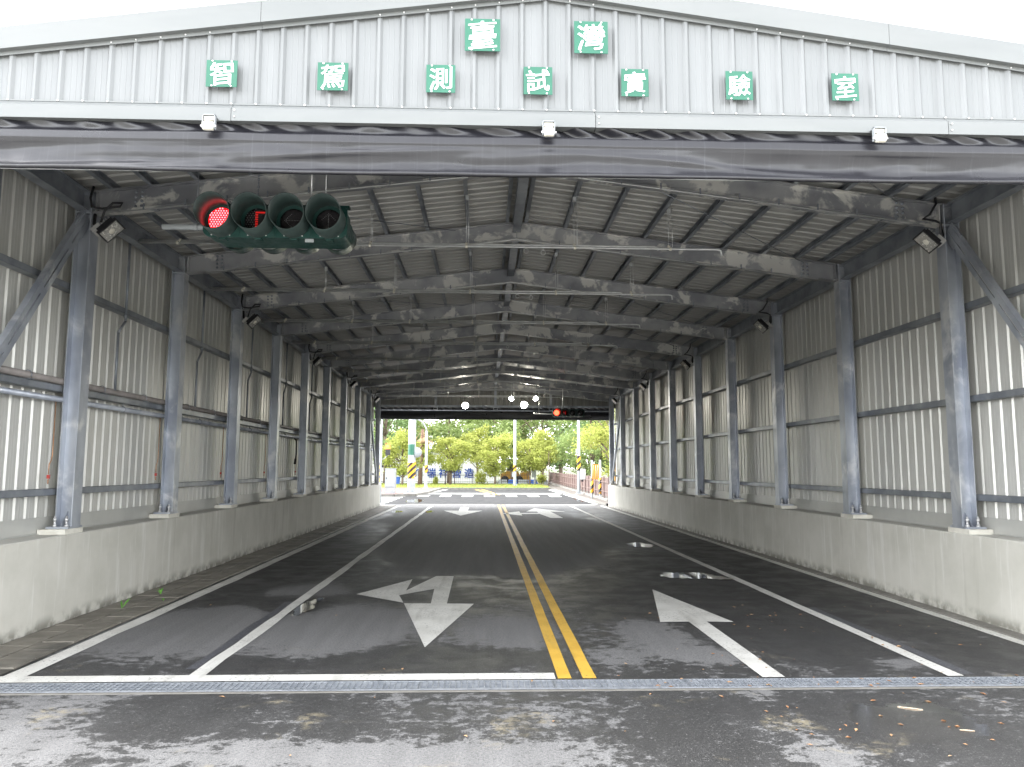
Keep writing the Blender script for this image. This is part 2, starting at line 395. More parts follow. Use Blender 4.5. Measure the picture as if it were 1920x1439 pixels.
# ------------------------------------------------------------------ key dimensions
Y1, S = 8.3485, 2.6271
def YK(k): return Y1 + S * (k - 1)
NF = 10                                   # frames 0..10
YF = 5.57                                 # front gable sheet
YB = YK(NF) + .33                         # rear gable sheet
XLi, XLo, XRi, XRo = -4.33, -4.505, 5.235, 5.41
WL, WR, WTOP = -4.31, 5.215, .90
XG = .455
ZE, SL = 4.38, .1207
def zraf(x): return ZE + SL * (x - XLi) if x < XG else ZE + SL * (XG - XLi) - SL * (x - XG) * 1.0
RD, PD = .255, .08                        # rafter depth, purlin depth
def zsheet(x): return zraf(x) + RD + PD + .004
SHL, SHR = -4.64, 5.545                   # wall sheet planes

# ------------------------------------------------------------------ ground and road
g = MB(); g.add([(-900, -300, -.14), (900, -300, -.14), (900, 1500, -.14), (-900, 1500, -.14)], [(0, 1, 2, 3)])
structure(g.build('ground', SOIL, fix=False))

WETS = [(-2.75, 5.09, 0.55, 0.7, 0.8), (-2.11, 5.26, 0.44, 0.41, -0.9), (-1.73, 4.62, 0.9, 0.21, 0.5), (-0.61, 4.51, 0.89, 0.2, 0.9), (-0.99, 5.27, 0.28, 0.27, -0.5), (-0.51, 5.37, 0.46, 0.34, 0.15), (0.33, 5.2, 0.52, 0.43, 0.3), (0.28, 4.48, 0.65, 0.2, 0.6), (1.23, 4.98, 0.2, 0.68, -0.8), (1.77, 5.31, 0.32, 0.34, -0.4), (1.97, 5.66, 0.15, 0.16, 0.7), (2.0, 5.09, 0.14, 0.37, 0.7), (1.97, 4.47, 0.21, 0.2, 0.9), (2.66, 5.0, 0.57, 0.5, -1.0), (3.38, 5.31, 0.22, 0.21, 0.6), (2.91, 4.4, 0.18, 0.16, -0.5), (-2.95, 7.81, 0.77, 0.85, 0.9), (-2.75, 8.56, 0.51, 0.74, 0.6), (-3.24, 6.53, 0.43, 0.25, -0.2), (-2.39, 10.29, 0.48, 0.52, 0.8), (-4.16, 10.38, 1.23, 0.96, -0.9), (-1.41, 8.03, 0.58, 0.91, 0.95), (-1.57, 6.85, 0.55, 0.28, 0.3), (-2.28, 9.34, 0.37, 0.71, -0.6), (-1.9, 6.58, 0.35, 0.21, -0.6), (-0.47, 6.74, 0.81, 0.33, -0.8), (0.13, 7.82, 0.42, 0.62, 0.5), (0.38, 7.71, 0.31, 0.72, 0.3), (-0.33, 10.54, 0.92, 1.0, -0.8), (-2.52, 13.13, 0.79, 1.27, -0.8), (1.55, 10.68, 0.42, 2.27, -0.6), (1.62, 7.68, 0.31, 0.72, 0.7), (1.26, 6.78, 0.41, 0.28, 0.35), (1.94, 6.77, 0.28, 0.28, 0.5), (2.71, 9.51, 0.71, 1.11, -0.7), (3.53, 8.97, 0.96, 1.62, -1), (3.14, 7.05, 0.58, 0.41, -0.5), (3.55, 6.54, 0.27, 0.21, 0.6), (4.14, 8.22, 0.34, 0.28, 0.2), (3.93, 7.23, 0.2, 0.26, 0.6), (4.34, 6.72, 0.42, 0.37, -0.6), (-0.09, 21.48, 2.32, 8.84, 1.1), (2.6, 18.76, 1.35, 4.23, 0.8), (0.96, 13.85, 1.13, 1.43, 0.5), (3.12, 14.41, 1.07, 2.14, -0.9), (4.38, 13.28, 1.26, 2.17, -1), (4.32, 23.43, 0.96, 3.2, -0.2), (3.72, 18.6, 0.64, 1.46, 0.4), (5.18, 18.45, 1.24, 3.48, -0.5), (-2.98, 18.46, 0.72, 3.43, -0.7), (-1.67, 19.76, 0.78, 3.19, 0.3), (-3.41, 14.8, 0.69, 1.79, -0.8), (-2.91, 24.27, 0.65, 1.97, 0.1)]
def build_road():
    xs = np.unique(np.round(np.concatenate([np.linspace(-60, -7, 12), np.arange(-6.6, 7.0, .12), np.linspace(7.5, 60, 12)]), 4))
    ys = np.unique(np.round(np.concatenate([np.linspace(-20, 2.5, 12), np.arange(3, 5.78, .09), [5.79, 6.03], np.arange(6.1, 16, .1), np.arange(16, 34, .3), np.linspace(34.5, 57.5, 20)]), 4))
    X, Y = np.meshgrid(xs, ys); nx, ny = len(xs), len(ys)
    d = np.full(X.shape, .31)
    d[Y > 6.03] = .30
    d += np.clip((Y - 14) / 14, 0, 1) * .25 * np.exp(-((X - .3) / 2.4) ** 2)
    d += np.clip((Y - 27) / 6, 0, 1) * .15 - np.clip((Y - 33) / 2, 0, 1) * .55  # road beyond the exit darkened to offset overexposed daylight
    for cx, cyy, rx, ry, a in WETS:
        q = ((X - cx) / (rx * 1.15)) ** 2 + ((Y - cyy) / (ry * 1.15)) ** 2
        d += a * (.52 if cyy < 5.8 else 1.0) * np.exp(-q ** 1.6)  # wet and dry patches; outdoor ones weakened to offset stronger daylight
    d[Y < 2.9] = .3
    V = np.stack([X, Y, np.zeros_like(X)], -1).reshape(-1, 3)
    F = []
    for j in range(ny - 1):
        if abs(ys[j] - 5.79) < .001: continue            # slot of the trench drain
        o = j * nx
        F += [(o + i, o + i + 1, o + nx + i + 1, o + nx + i) for i in range(nx - 1)]
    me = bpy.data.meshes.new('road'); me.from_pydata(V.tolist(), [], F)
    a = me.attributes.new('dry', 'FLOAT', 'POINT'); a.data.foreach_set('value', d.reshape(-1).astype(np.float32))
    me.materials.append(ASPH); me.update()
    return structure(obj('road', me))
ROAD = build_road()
CROSSM = pm('toned_down_asphalt', (.042, .042, .043), (.062, .062, .062), 2.5, rough=(.85, .95), spec=.12, bs=.2, bscale=60)  # darker asphalt for the far road sheet, offsetting overexposed daylight there
structure(MB().add([(-60, 34.35, .002), (5.0, 34.35, .002), (4.9, 57.4, .002), (-60, 57.4, .002)], [(0, 1, 2, 3)]).build('side_road', CROSSM, fix=False))

structure(MB().add([(-40, -24, .003), (40, -24, .003), (40, 2.4, .003), (-40, 2.4, .003)], [(0, 1, 2, 3)]).build('added_bounce_apron', pm('bounce_apron_pale', (.40, .39, .36), (.48, .47, .44), 1.5, rough=(.7, .85)), fix=False))  # pale apron added behind the camera to bounce daylight into the shed
def flat(name, polys, mat, z=.004, parent=None):
    b = MB()
    for p in polys: b.add([(x, y, z) for x, y in p], [tuple(range(len(p)))])
    return b.build(name, mat, parent or ROAD)
def line(name, x0, x1, y0, y1, mat, z=.004, wob=.012, step=.5):
    """a hand-laid painted stripe along Y, edges slightly uneven"""
    n = max(2, int((y1 - y0) / step)); b = MB(); vs = []
    for i in range(n + 1):
        y = y0 + (y1 - y0) * i / n
        vs += [(x0 + random.uniform(-wob, wob), y, z), (x1 + random.uniform(-wob, wob), y, z)]
    b.add(vs, [(2 * i, 2 * i + 1, 2 * i + 3, 2 * i + 2) for i in range(n)])
    return b.build(name, mat, ROAD)
line('center_line', .575, .680, 6.06, 33.7, YEL, wob=.003)
line('center_line', .765, .870, 6.06, 33.7, YEL, wob=.003)
line('lane_line', -2.26, -2.14, 6.22, 33.2, WHT)
line('lane_line', 3.62, 3.74, 6.06, 33.2, WHT, wob=.006)
line('erased_lane_line', -2.36, -2.27, 6.4, 9.5, OLDP, z=.003)
line('erased_lane_line', 3.75, 3.85, 6.1, 9.0, OLDP, z=.003)
line('edge_line', -3.66, -3.50, 6.22, 33.0, WHT)
line('edge_line', 4.93, 5.07, 5.9 + .3, 33.0, WHT, wob=.008)
flat('stop_line', [[(-6, 6.04), (.555, 6.04), (.555, 6.215), (-6, 6.215)]], WHT, z=.006)
flat('stop_line', [[(.95, 33.75), (4.9, 33.75), (4.9, 34.0), (.95, 34.0)]], WHT)
flat('stop_line', [[(-3.4, 34.1), (.45, 34.1), (.45, 34.3), (-3.4, 34.3)]], WHT)
# arrows
flat('arrow_marking', [[(-1.61, 10.04), (-1.01, 10.32), (-1.02, 11.34)], [(-1.61, 10.04), (-1.06, 9.95), (-1.01, 10.32)], [(-1.61, 10.04), (-.95, 9.41), (-1.06, 9.95)],
                       [(-1.01, 10.32), (-1.06, 9.95), (-.65, 10.45), (-.70, 11.66)], [(-.70, 11.66), (-.65, 10.45), (-.435, 10.42), (-.44, 11.66)],
                       [(-.65, 10.45), (-.62, 9.352), (-.43, 9.34), (-.435, 10.42)],
                       [(-.94, 9.37), (-.52, 7.11), (-.11, 9.32), (-.43, 9.34), (-.62, 9.352)]], WHT)
flat('arrow_marking', [[(2.24, 10.36), (1.85, 8.20), (2.155, 8.21), (2.345, 8.21), (2.62, 8.18)], [(2.155, 8.21), (2.155, 6.06), (2.33, 6.06), (2.345, 8.21)]], WHT)
flat('arrow_marking', [[(-.95, 31.6), (-.95, 29.2), (-.60, 29.2), (-.60, 31.6)], [(-.05, 29.2), (-.60, 29.2), (-.95, 29.2), (-1.5, 29.2), (-.78, 26.2)]], WHT)
flat('arrow_marking', [[(2.0, 30.9), (1.55, 28.6), (1.95, 28.6), (2.45, 28.6), (3.0, 28.6)], [(1.95, 28.6), (1.95, 27.9), (1.95, 27.2), (2.15, 25.0), (2.55, 25.0), (2.45, 28.6)],
                       [(1.30, 27.75), (1.30, 27.1), (1.95, 27.2), (1.95, 27.9)], [(.62, 27.5), (1.30, 26.2), (1.30, 27.1), (1.30, 27.75), (1.30, 28.7)]], WHT)
# crossing bars and lines beyond the shed
for i in range(9):
    x = -5.0 + i * 1.25
    flat('crosswalk_bar', [[(x, 43.3), (x + .62, 43.3), (x + .62, 45.6), (x, 45.6)]], WHT)
for i in range(6):
    y = 34.2 + i * 1.5
    flat('crosswalk_bar', [[(-9.5, y), (-4.4, y), (-4.4, y + .75), (-9.5, y + .75)]], WHT)
flat('stop_line', [[(-7, 47.6), (5.0, 47.6), (5.0, 49.2), (-7, 49.2)]], WHT)
flat('edge_line', [[(4.95, 34.5), (5.1, 34.5), (5.0, 57), (4.7, 57)]], WHT)
flat('edge_line', [[(-4.1, 45.8), (-3.8, 45.8), (-2.6, 57), (-3.0, 57)]], WHT)
flat('center_line', [[(.6, 46.2), (.75, 46.2), (-.4, 57), (-.7, 57)]], YEL); flat('center_line', [[(.85, 46.2), (1.0, 46.2), (0, 57), (-.25, 57)]], YEL)

# puddles
PUD = [[(2.55, 11.75), (2.88, 12.05), (3.22, 12.10), (3.50, 11.75), (3.76, 11.20), (3.52, 11.12), (2.98, 11.30), (2.66, 11.42)],
       [(3.01, 16.55), (3.37, 17.02), (3.54, 16.2), (3.48, 15.67), (3.06, 15.77)],
       [(-2.17, 28.46), (-1.93, 29.53), (-1.8, 28.47), (-2.01, 27.47)], [(-3.44, 28.44), (-3.17, 29.51), (-2.82, 28.45), (-3.23, 27.46)],
       [(-2.13, 8.64), (-2.12, 9.29), (-2.04, 9.92), (-1.90, 9.65), (-1.93, 8.79), (-2.03, 8.48)],
       [(-3.9, 37.44), (-3.69, 40.68), (-2.9, 39.35), (-2.87, 35.77), (-3.43, 35.22)],
       [(4.60, 40.29), (4.9, 43.1), (4.9, 39.64), (4.85, 36.55), (4.52, 35.98)],
       [(2.34, 5.27), (2.75, 5.5), (3.18, 5.47), (3.24, 5.03), (3.02, 4.65), (2.57, 4.45), (2.27, 4.58), (2.2, 4.91)]]
def smooth_poly(p, it=4, rag=.10):
    cx = sum(a for a, b in p) / len(p); cy_ = sum(b for a, b in p) / len(p); p = [(cx + (a - cx) * .86, cy_ + (b - cy_) * .86) for a, b in p]
    for _ in range(it):
        q = []
        for i in range(len(p)):
            a, b = p[i], p[(i + 1) % len(p)]
            q += [(a[0] * .75 + b[0] * .25, a[1] * .75 + b[1] * .25), (a[0] * .25 + b[0] * .75, a[1] * .25 + b[1] * .75)]
        p = q
    return [(x + rag * mnoise.noise((x * 5, y * 3, 1)) + .3 * rag * mnoise.noise((x * 23, y * 17, 1)), y + 1.8 * rag * mnoise.noise((x * 5, y * 3, 5)) + .4 * rag * mnoise.noise((x * 23, y * 17, 8))) for x, y in p]
for ip, p in enumerate(PUD):
    q = smooth_poly(p); n = len(q); cx = sum(a for a, b in q) / n; cy_ = sum(b for a, b in q) / n
    V, A = [], []
    for f, a in ((1.12, 0.0), (.97, .55), (.86, 1.0)):
        V += [(cx + (x - cx) * f, cy_ + (y - cy_) * f, .0075) for x, y in q]; A += [a] * n
    V.append((cx, cy_, .0075)); A.append(1.0)
    F = [(r * n + k, r * n + (k + 1) % n, (r + 1) * n + (k + 1) % n, (r + 1) * n + k) for r in range(2) for k in range(n)] + [(2 * n + k, 2 * n + (k + 1) % n, 3 * n) for k in range(n)]
    me = bpy.data.meshes.new('puddle'); me.from_pydata(V, [], F); at_ = me.attributes.new('depth', 'FLOAT', 'POINT'); at_.data.foreach_set('value', A)
    me.materials.append(FILM if ip == 7 else WATER); me.update(); structure(obj('puddle', me))

# trench drain across the entrance
TD = thing('trench_drain', 'galvanized trench drain grate running across the entrance', 'drain', (0, 5.91, 0))
MB().box((-9, 5.79, -.11), (9, 6.03, -.10)).box((-9, 5.772, -.10), (9, 5.79, -.002)).box((-9, 6.03, -.10), (9, 6.048, -.002)).build('channel', TRENCH, TD)
for y in (5.797, 6.008):
    MB().box((-9, y, -.03), (9, y + .018, .004)).build('frame_rail', GRATE, TD)
gp = MB()
for y in (5.835, 5.88, 5.925, 5.97): gp.box((-.5 + .004, y, -.025), (.5 - .004, y + .005, .002))
for i in range(23): gp.box((-.5 + .012 + i * .0425, 5.818, -.018), (-.5 + .018 + i * .0425, 6.005, .0045))
gp.box((-.497, 5.818, -.02), (-.489, 6.005, .003)); gp.box((.489, 5.818, -.02), (.497, 6.005, .003))
gpm = gp.mesh('grate_panel', GRATE, (0, 5.91, 0))
for i in range(-8, 9): obj('grate_panel', gpm, TD, (i * 1.0 + .03, 0, random.uniform(-.002, .002)))
KS = structure(MB().box((-9, 5.735, -.05), (9, 5.77, .0035)).build('drain_kerb', KERB))

# paved strip at the left wall
PAV = structure(flat('pavement', [[(-4.30, 6.25), (-3.70, 6.25), (-3.70, 33), (-4.30, 33)]], JOINT, z=.006, parent=None)); PAV.parent = None
def paver_mesh(w, l):
    b = MB(); e = .006; h = .020
    b.add([(-w, -l, 0), (w, -l, 0), (w, l, 0), (-w, l, 0), (-w + e, -l + e, h), (w - e, -l + e, h), (w - e, l - e, h), (-w + e, l - e, h)],
          [(4, 5, 6, 7), (0, 1, 5, 4), (1, 2, 6, 5), (2, 3, 7, 6), (3, 0, 4, 7)])
    return b.mesh('paver', PAVER)
pa, pb = paver_mesh(.142, .146), paver_mesh(.146, .146)
PAV.location = (0, 0, 0)
for i in range(89):
    for me, x, off in ((pa, -4.15, 0), (pb, -3.853, .15)):
        o = obj('paver', me, PAV, (x + random.uniform(-.003, .003), 6.42 + i * .3 + off, random.uniform(-.003, .003) + .002))
        o.rotation_euler = (RAD(random.uniform(-.5, .5)), RAD(random.uniform(-.5, .5)), RAD(random.uniform(-.4, .4)))
structure(MB().box((WR - .16, 5.6, -.05), (WR - .001, 32.4, .018)).build('kerb', KERB))

# ------------------------------------------------------------------ concrete plinth walls
def plinth(x, sgn, label):
    y0, y1 = 5.35, YK(NF) + .42
    w = thing('concrete_wall', label, 'wall', (x, y0, 0))
    prof = [(x, -.12), (x, WTOP - .012), (x + sgn * .012, WTOP), (x + sgn * .50, WTOP), (x + sgn * .50, -.12)]
    ys = [y0] + [YK(k) + S * .52 for k in range(0, NF, 2)] + [y1]
    for a, b in zip(ys, ys[1:]):
        MB().prism(prof, 'Y', a + .003, b - .003).build('wall_section', CONC, w)
    for k in range(NF + 1):
        m = MB(); a = YK(k) + .0875
        j = lambda: random.uniform(-.02, .02)
        p = [(x + sgn * .02 + j() * .3, a - .20 + j()), (x + sgn * .30, a - .20 + j()), (x + sgn * .30, a + .20 + j()), (x + sgn * .03 + j() * .3, a + .20 + j())]
        m.prism(p, 'Z', WTOP - .002, WTOP + .052); m.build('grout_pad', PAD, w)
    return w
plinth(WL, -1, 'low concrete wall along the left side, paver strip at its foot')
plinth(WR, 1, 'low concrete wall along the right side of the road')

# ------------------------------------------------------------------ the steel shed
SHED = thing('steel_shed', 'open-ended galvanized steel shed with corrugated cladding spanning the road', 'shed', (XG, YF, 0))
SO = Vector(SHED.location)

def rib_profile(length, n, h=.026, base=.0):
    """trapezoid sheet profile: list of (t, offset) over length with n ribs, minor stiffeners in the pans"""
    p = length / n; out = []
    for i in range(n):
        t = i * p
        out += [(t, 0), (t + p * .21, 0), (t + p * .24, .002), (t + p * .27, 0), (t + p * .44, 0), (t + p * .47, .002), (t + p * .50, 0),
                (t + p * .69, 0), (t + p * .79, h), (t + p * .90, h)]
    out.append((length, 0))
    return out
def sheet_mesh(name, mat, f, prof, ends):
    """f(t, off, e) -> point ; ends: two or more parameters along the rib"""
    vs = []; n = len(prof)
    for e in ends: vs += [f(t, o, e) for t, o in prof]
    fs = [(j * n + i, j * n + i + 1, (j + 1) * n + i + 1, (j + 1) * n + i) for j in range(len(ends) - 1) for i in range(n - 1)]
    b = MB(); b.add(vs, fs)
    return b.mesh(name, mat)
prof_bay = rib_profile(S, 14, .016); prof_roof = rib_profile(S, 14, .026)
# wall sheets (ribs outwards) -- mesh is local to the bay
wsl = sheet_mesh('wall_sheet', SHEET, lambda t, o, e: (SHL - o, t, e), prof_bay, (.93, 2.4, zsheet(SHL)))
wsr = sheet_mesh('wall_sheet', SHEET, lambda t, o, e: (SHR + o, t, e), prof_bay, (.93, 2.4, zsheet(SHR)))
rsl = sheet_mesh('roof_sheet', ROOFS, lambda t, o, e: (e, t, zsheet(e) + o), prof_roof, (-4.80, XG))
rsr = sheet_mesh('roof_sheet', ROOFS, lambda t, o, e: (e, t, zsheet(e) + o), prof_roof, (XG, 5.71))
for k in range(NF):
    for me in (wsl, wsr, rsl, rsr):
        obj(me.name.split('.')[0], me, SHED, Vector((0, YK(k) + .0875, 0)) - SO)
pe = rib_profile(.24, 1)
for y0, ln in ((YF - .04, YK(0) + .0875 - YF + .04), (YK(NF) + .0875, YB - YK(NF) - .0875 + .06)):
    pr = rib_profile(ln, max(1, round(ln / .188)))
    for f, en, mt, nm in ((lambda t, o, e: (SHL - o, t, e), (.93, zsheet(SHL)), SHEET, 'wall_sheet'), (lambda t, o, e: (SHR + o, t, e), (.93, zsheet(SHR)), SHEET, 'wall_sheet'),
                          (lambda t, o, e: (e, t, zsheet(e) + o), (-4.80, XG), ROOFS, 'roof_sheet'), (lambda t, o, e: (e, t, zsheet(e) + o), (XG, 5.71), ROOFS, 'roof_sheet')):
        obj(nm, sheet_mesh(nm, mt, f, pr, en), SHED, Vector((0, y0, 0)) - SO)
# ridge cap
MB().prism([(XG - .3, zsheet(XG - .3) + .03), (XG, zsheet(XG) + .035), (XG + .3, zsheet(XG + .3) + .03), (XG, zsheet(XG) + .045)], 'Y', YF, YB).build('ridge_cap', TRIM, SHED)

# columns
def col_mesh(xi, xo):
    b = MB(); s = 1 if xo > xi else -1; t = .012; ztop = zraf(xi) + RD - .01
    b.box((xi, 0, .975), (xi + s * t, .175, ztop)); b.box((xo - s * t, 0, .975), (xo, .175, ztop))
    b.box((xi + s * t, .083, .975), (xo - s * t, .092, ztop))
    for z in (ZE - .005, ZE + RD - .03):
        b.box((xi + s * t, .004, z), (xo - s * t, .083, z + .012)); b.box((xi + s * t, .092, z), (xo - s * t, .171, z + .012))
    return b.mesh('column', GALV)
def base_mesh(xi, xo):
    b = MB(); s = 1 if xo > xi else -1
    b.box((xi - s * .02 if False else xi + s * .005, -.055, .953), (xo + s * .06, .23, .975))
    for y in (.03, .145):                                     # wedge gussets
        b.prism([(xi + s * .012, .976), (xi + s * .06, .976), (xi + s * .012, 1.10)], 'Y', y - .004, y + .004)
    b.prism([(-.05, .976), (0.0, .976), (0.083, .976), (0.083, 1.13)], 'X', (xi + xo) / 2 - .004, (xi + xo) / 2 + .004)
    return b.mesh('base_plate', GALV)
def bolt_mesh():
    b = MB(); b.lathe((0, 0, 0), (0, 0, 1), [(0, .0), (0, .021), (.02, .021), (.02, .012), (.062, .012), (.064, .018), (.085, .018), (.086, .011), (.11, .010), (.11, 0)], 6)
    return b.mesh('anchor_bolt', SCREW)
bolt = bolt_mesh()
for xi, xo in ((XLi, XLo), (XRi, XRo)):
    s = 1 if xo > xi else -1; cm, bmh = col_mesh(xi, xo), base_mesh(xi, xo)
    for k in range(NF + 1):
        c = obj('column', cm, SHED, Vector((0, YK(k), 0)) - SO)
        obj('base_plate', bmh, c)
        for bx, by in ((xi + s * .035, -.035), (xo - s * .02, -.035), (xi + s * .035, .205), (xo - s * .02, .205)):
            obj('anchor_bolt', bolt, c, (bx, by, .975))
# rafters
def rafter_meshes(left):
    xa, xb = (XLi, XG) if left else (XRi, XG)
    b = MB(); t = .011; sg = 1 if left else -1
    def sec(z0, z1, y0, y1): b.prism([(xa, zraf(xa) + z0), (xb, zraf(xb) + z0), (xb, zraf(xb) + z1), (xa, zraf(xa) + z1)], 'Y', y0, y1)
    sec(0, t, .0175, .1575); sec(RD - t, RD, .0175, .1575); sec(t, RD - t, .084, .091)
    # haunch stiffeners
    for x in (xa + sg * .03,): b.box((x, .0175, zraf(x) + t), (x + sg * .012, .084, zraf(x) + RD - t))
    raf = b.mesh('rafter', GALV_R)
    c = MB(); x = xa + sg * .47
    c.prism([(x - .07, zraf(x - .07) + .014), (x + .07, zraf(x + .07) + .014), (x + .07, zraf(x + .07) + RD - .014), (x - .07, zraf(x - .07) + RD - .014)], 'Y', .076, .0835)
    c.prism([(x - .20, zraf(x - .2) - .009), (x + .20, zraf(x + .2) - .009), (x + .20, zraf(x + .2) - .001), (x - .20, zraf(x - .2) - .001)], 'Y', .02, .155)
    spl = c.mesh('splice_plate', GALV_R)
    d = MB()
    for bx in (-.034, .034):
        for q in range(4):
            zz = zraf(x + bx) + .045 + q * .055
            d.lathe((x + bx, .076, zz), (0, -1, 0), [(0, .017), (.012, .017), (.014, .012), (.024, .010), (.024, 0)], 8)
    return raf, spl, d.mesh('bolt_group', GALV_D)
for left in (True, False):
    raf, spl, blt = rafter_meshes(left)
    for k in range(NF + 1):
        r = obj('rafter', raf, SHED, Vector((0, YK(k), 0)) - SO)
        obj('splice_plate', spl, r); tag(obj('bolt_group', blt, r), kind='stuff')
# apex stiffener plate, conduit clips along the rafters' lower flange
clip = MB()
for i in range(9):
    for x in (XLi + .55 + i * .45, XRi - .55 - i * .45): clip.box((x - .008, .012, zraf(x) - .018), (x + .008, .03, zraf(x) + .05))
clipm = clip.mesh('clip_row', GALV_D)
cond = MB(); cond.tube([(XLi + .3, .03, zraf(XLi + .3) - .014), (XG, .03, zraf(XG) - .014), (XRi - .3, .03, zraf(XRi - .3) - .014)], .009, 6)
condm = cond.mesh('rafter_conduit', PIPE)
apx = MB().box((XG - .005, .02, zraf(XG) + .011), (XG + .005, .084, zraf(XG) + .2)).mesh('apex_plate', GALV_R)
for k in range(NF + 1):
    for me in (clipm, condm, apx):
        o = obj(me.name, me, SHED, Vector((0, YK(k), 0)) - SO)
        if me is clipm: tag(o, kind='stuff')

def channel(b, y0, y1, xw, z, w, h, s, t=.005):
    """lipped C with its web at xw, opening towards -s*X, along Y"""
    b.box((xw, y0, z - h / 2), (xw + s * t, y1, z + h / 2))
    b.box((xw + s * t, y0, z - h / 2), (xw + s * w, y1, z - h / 2 + t)); b.box((xw + s * t, y0, z + h / 2 - t), (xw + s * w, y1, z + h / 2))
    return b
# girts on both walls (three rows), skirting flashings, eave struts
for side, xs, sg in (('L', SHL, 1), ('R', SHR, -1)):
    rows = (1.335, 2.43, 3.55) if side == 'L' else (1.29, 2.385, 3.435)
    gms = []
    for z in rows:
        b = MB(); channel(b, .003, S - .003, xs + sg * .105, z, -.10 , .07, sg); gms.append(b.mesh('girt', GALV_D))
    sk = MB(); sk.box((xs + sg * .012, -.02, WTOP + .003), (xs + sg * .02, S - .021, 1.075)); sk.box((xs + sg * .02, .11, WTOP + .003), (xs + sg * .05, S - .11, WTOP + .009)); skm = sk.mesh('skirting', SKIRT)
    es = MB(); xe = (XLi + XLo) / 2 if side == 'L' else (XRi + XRo) / 2; ze = ZE + .015
    es.box((xe - .06, .1, ze), (xe + .06, S - .1, ze + .01)); es.box((xe - .06, .1, ze + .215), (xe + .06, S - .1, ze + .225)); es.box((xe - .004, .1, ze + .01), (xe + .004, S - .1, ze + .215))
    esm = es.mesh('eave_strut', GALV_D)
    for k in range(NF):
        o = Vector((0, YK(k) + .0875, 0)) - SO
        for me in gms: obj('girt', me, SHED, o)
        obj('skirting', skm, SHED, o); obj('eave_strut', esm, SHED, o)
# purlins and ridge beam
for x in [XG + s_ * d for s_ in (-1, 1) for d in (.16, .74, 1.33, 1.92, 2.51, 3.10, 3.69, 4.20, 4.62)]:
    b = MB(); z = zraf(x) + RD + PD / 2 + .001; channel(b, YF + .05, YB - .03, x, z, .045 if x < XG else -.045, PD, 1 if x < XG else 1)
    b.v = [(vx, vy, vz + (vx - x) * SL * (1 if vx < XG else -1)) for vx, vy, vz in b.v]
    b.build('purlin', GALV_D, SHED)
rb = MB(); zb = zraf(XG) + .105
rb.box((XG - .06, .1, zb), (XG + .06, S - .1 + .17, zb + .009)); rb.box((XG - .06, .1, zb + .13), (XG + .06, S + .07, zb + .139)); rb.box((XG - .004, .1, zb + .009), (XG + .004, S + .07, zb + .13))
rbm = rb.mesh('ridge_beam', GALV_D)
for k in range(NF): obj('ridge_beam', rbm, SHED, Vector((0, YK(k) + .0, 0)) - SO)
# wall braces in the end bays: double angles with a gap
def brace(x, k, up_far=True):
    b = MB(); y0, y1 = YK(k) + .14, YK(k + 1) + .04
    z0, z1 = (1.02, 4.33) if up_far else (4.33, 1.02)
    p, q = Vector((x, y0, z0)), Vector((x, y1, z1)); d = (q - p).normalized(); n = Vector((1, 0, 0)).cross(d).normalized()
    L = (q - p).length / 2; c = (p + q) / 2; s_ = 1 if x < 0 else -1
    for o in (-.035, .035):
        b.obox(c + n * o, (1, 0, 0), n, d, .003, .027, L)
    b.obox(c + n * .0635 - Vector((s_ * .03, 0, 0)), (1, 0, 0), n, d, .033, .003, L); b.obox(c - n * .0635 - Vector((s_ * .03, 0, 0)), (1, 0, 0), n, d, .033, .003, L)
    for f in (-.75, -.4, 0, .4, .75): b.obox(c + d * L * f, (1, 0, 0), n, d, .0025, .012, .05)
    b.obox(q - d * .12 + Vector((-.01 * s_, 0, 0)), (1, 0, 0), n, d, .004, .10, .13)
    return b.build('brace', GALV, SHED)
for x in (XLi - .06, XRi + .06): brace(x, 0); brace(x, NF - 1, False)
# roof cross rods
for k in range(0, NF, 1):
    if k % 3 == 2: continue
    z = lambda x: zraf(x) + RD - .03
    for xa, xb in ((XLi + .5, XG - .9), (XG + .9, XRi - .5)):
        ya, yb = YK(k) + .1, YK(k + 1) + .07
        MB().tube([(xa, ya, z(xa)), (xb, yb, z(xb))], .006, 5).build('roof_rod', GALV_D, SHED)

# front gable: ribbed sheets one by one
def zverge(x, top=False): return (5.377 if top else 5.214) - .1345 * abs(x - .46)
x = -4.78; i = 0
SW = .7248
while x < 5.66:
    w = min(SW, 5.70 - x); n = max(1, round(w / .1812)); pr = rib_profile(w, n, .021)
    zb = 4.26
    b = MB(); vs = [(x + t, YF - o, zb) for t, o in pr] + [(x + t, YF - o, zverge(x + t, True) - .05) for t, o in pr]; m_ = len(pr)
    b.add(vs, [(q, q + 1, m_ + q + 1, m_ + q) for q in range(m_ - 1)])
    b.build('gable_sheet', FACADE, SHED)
    x += w; i += 1
# verge trims
def verge(xa, xb):
    b = MB(); ya, yb = YF - .075, YF - .03
    b.prism([(xa, zverge(xa)), (xb, zverge(xb)), (xb, zverge(xb, True)), (xa, zverge(xa, True))], 'Y', ya, ya + .006)
    b.prism([(xa, zverge(xa, True)), (xb, zverge(xb, True)), (xb, zverge(xb, True) + .005), (xa, zverge(xa, True) + .005)], 'Y', ya, YF + .12)
    b.prism([(xa, zverge(xa) - .005), (xb, zverge(xb) - .005), (xb, zverge(xb)), (xa, zverge(xa))], 'Y', ya, YF - .025)
    b.prism([(xa, zverge(xa) - .035), (xb, zverge(xb) - .035), (xb, zverge(xb) - .005), (xa, zverge(xa) - .005)], 'Y', YF - .031, YF - .025)
    return b.build('verge_trim', TRIM, SHED)
for xa, xb in ((-4.82, -1.70), (-1.697, .46), (.46, 3.1), (3.103, 5.74)): verge(xa, xb)
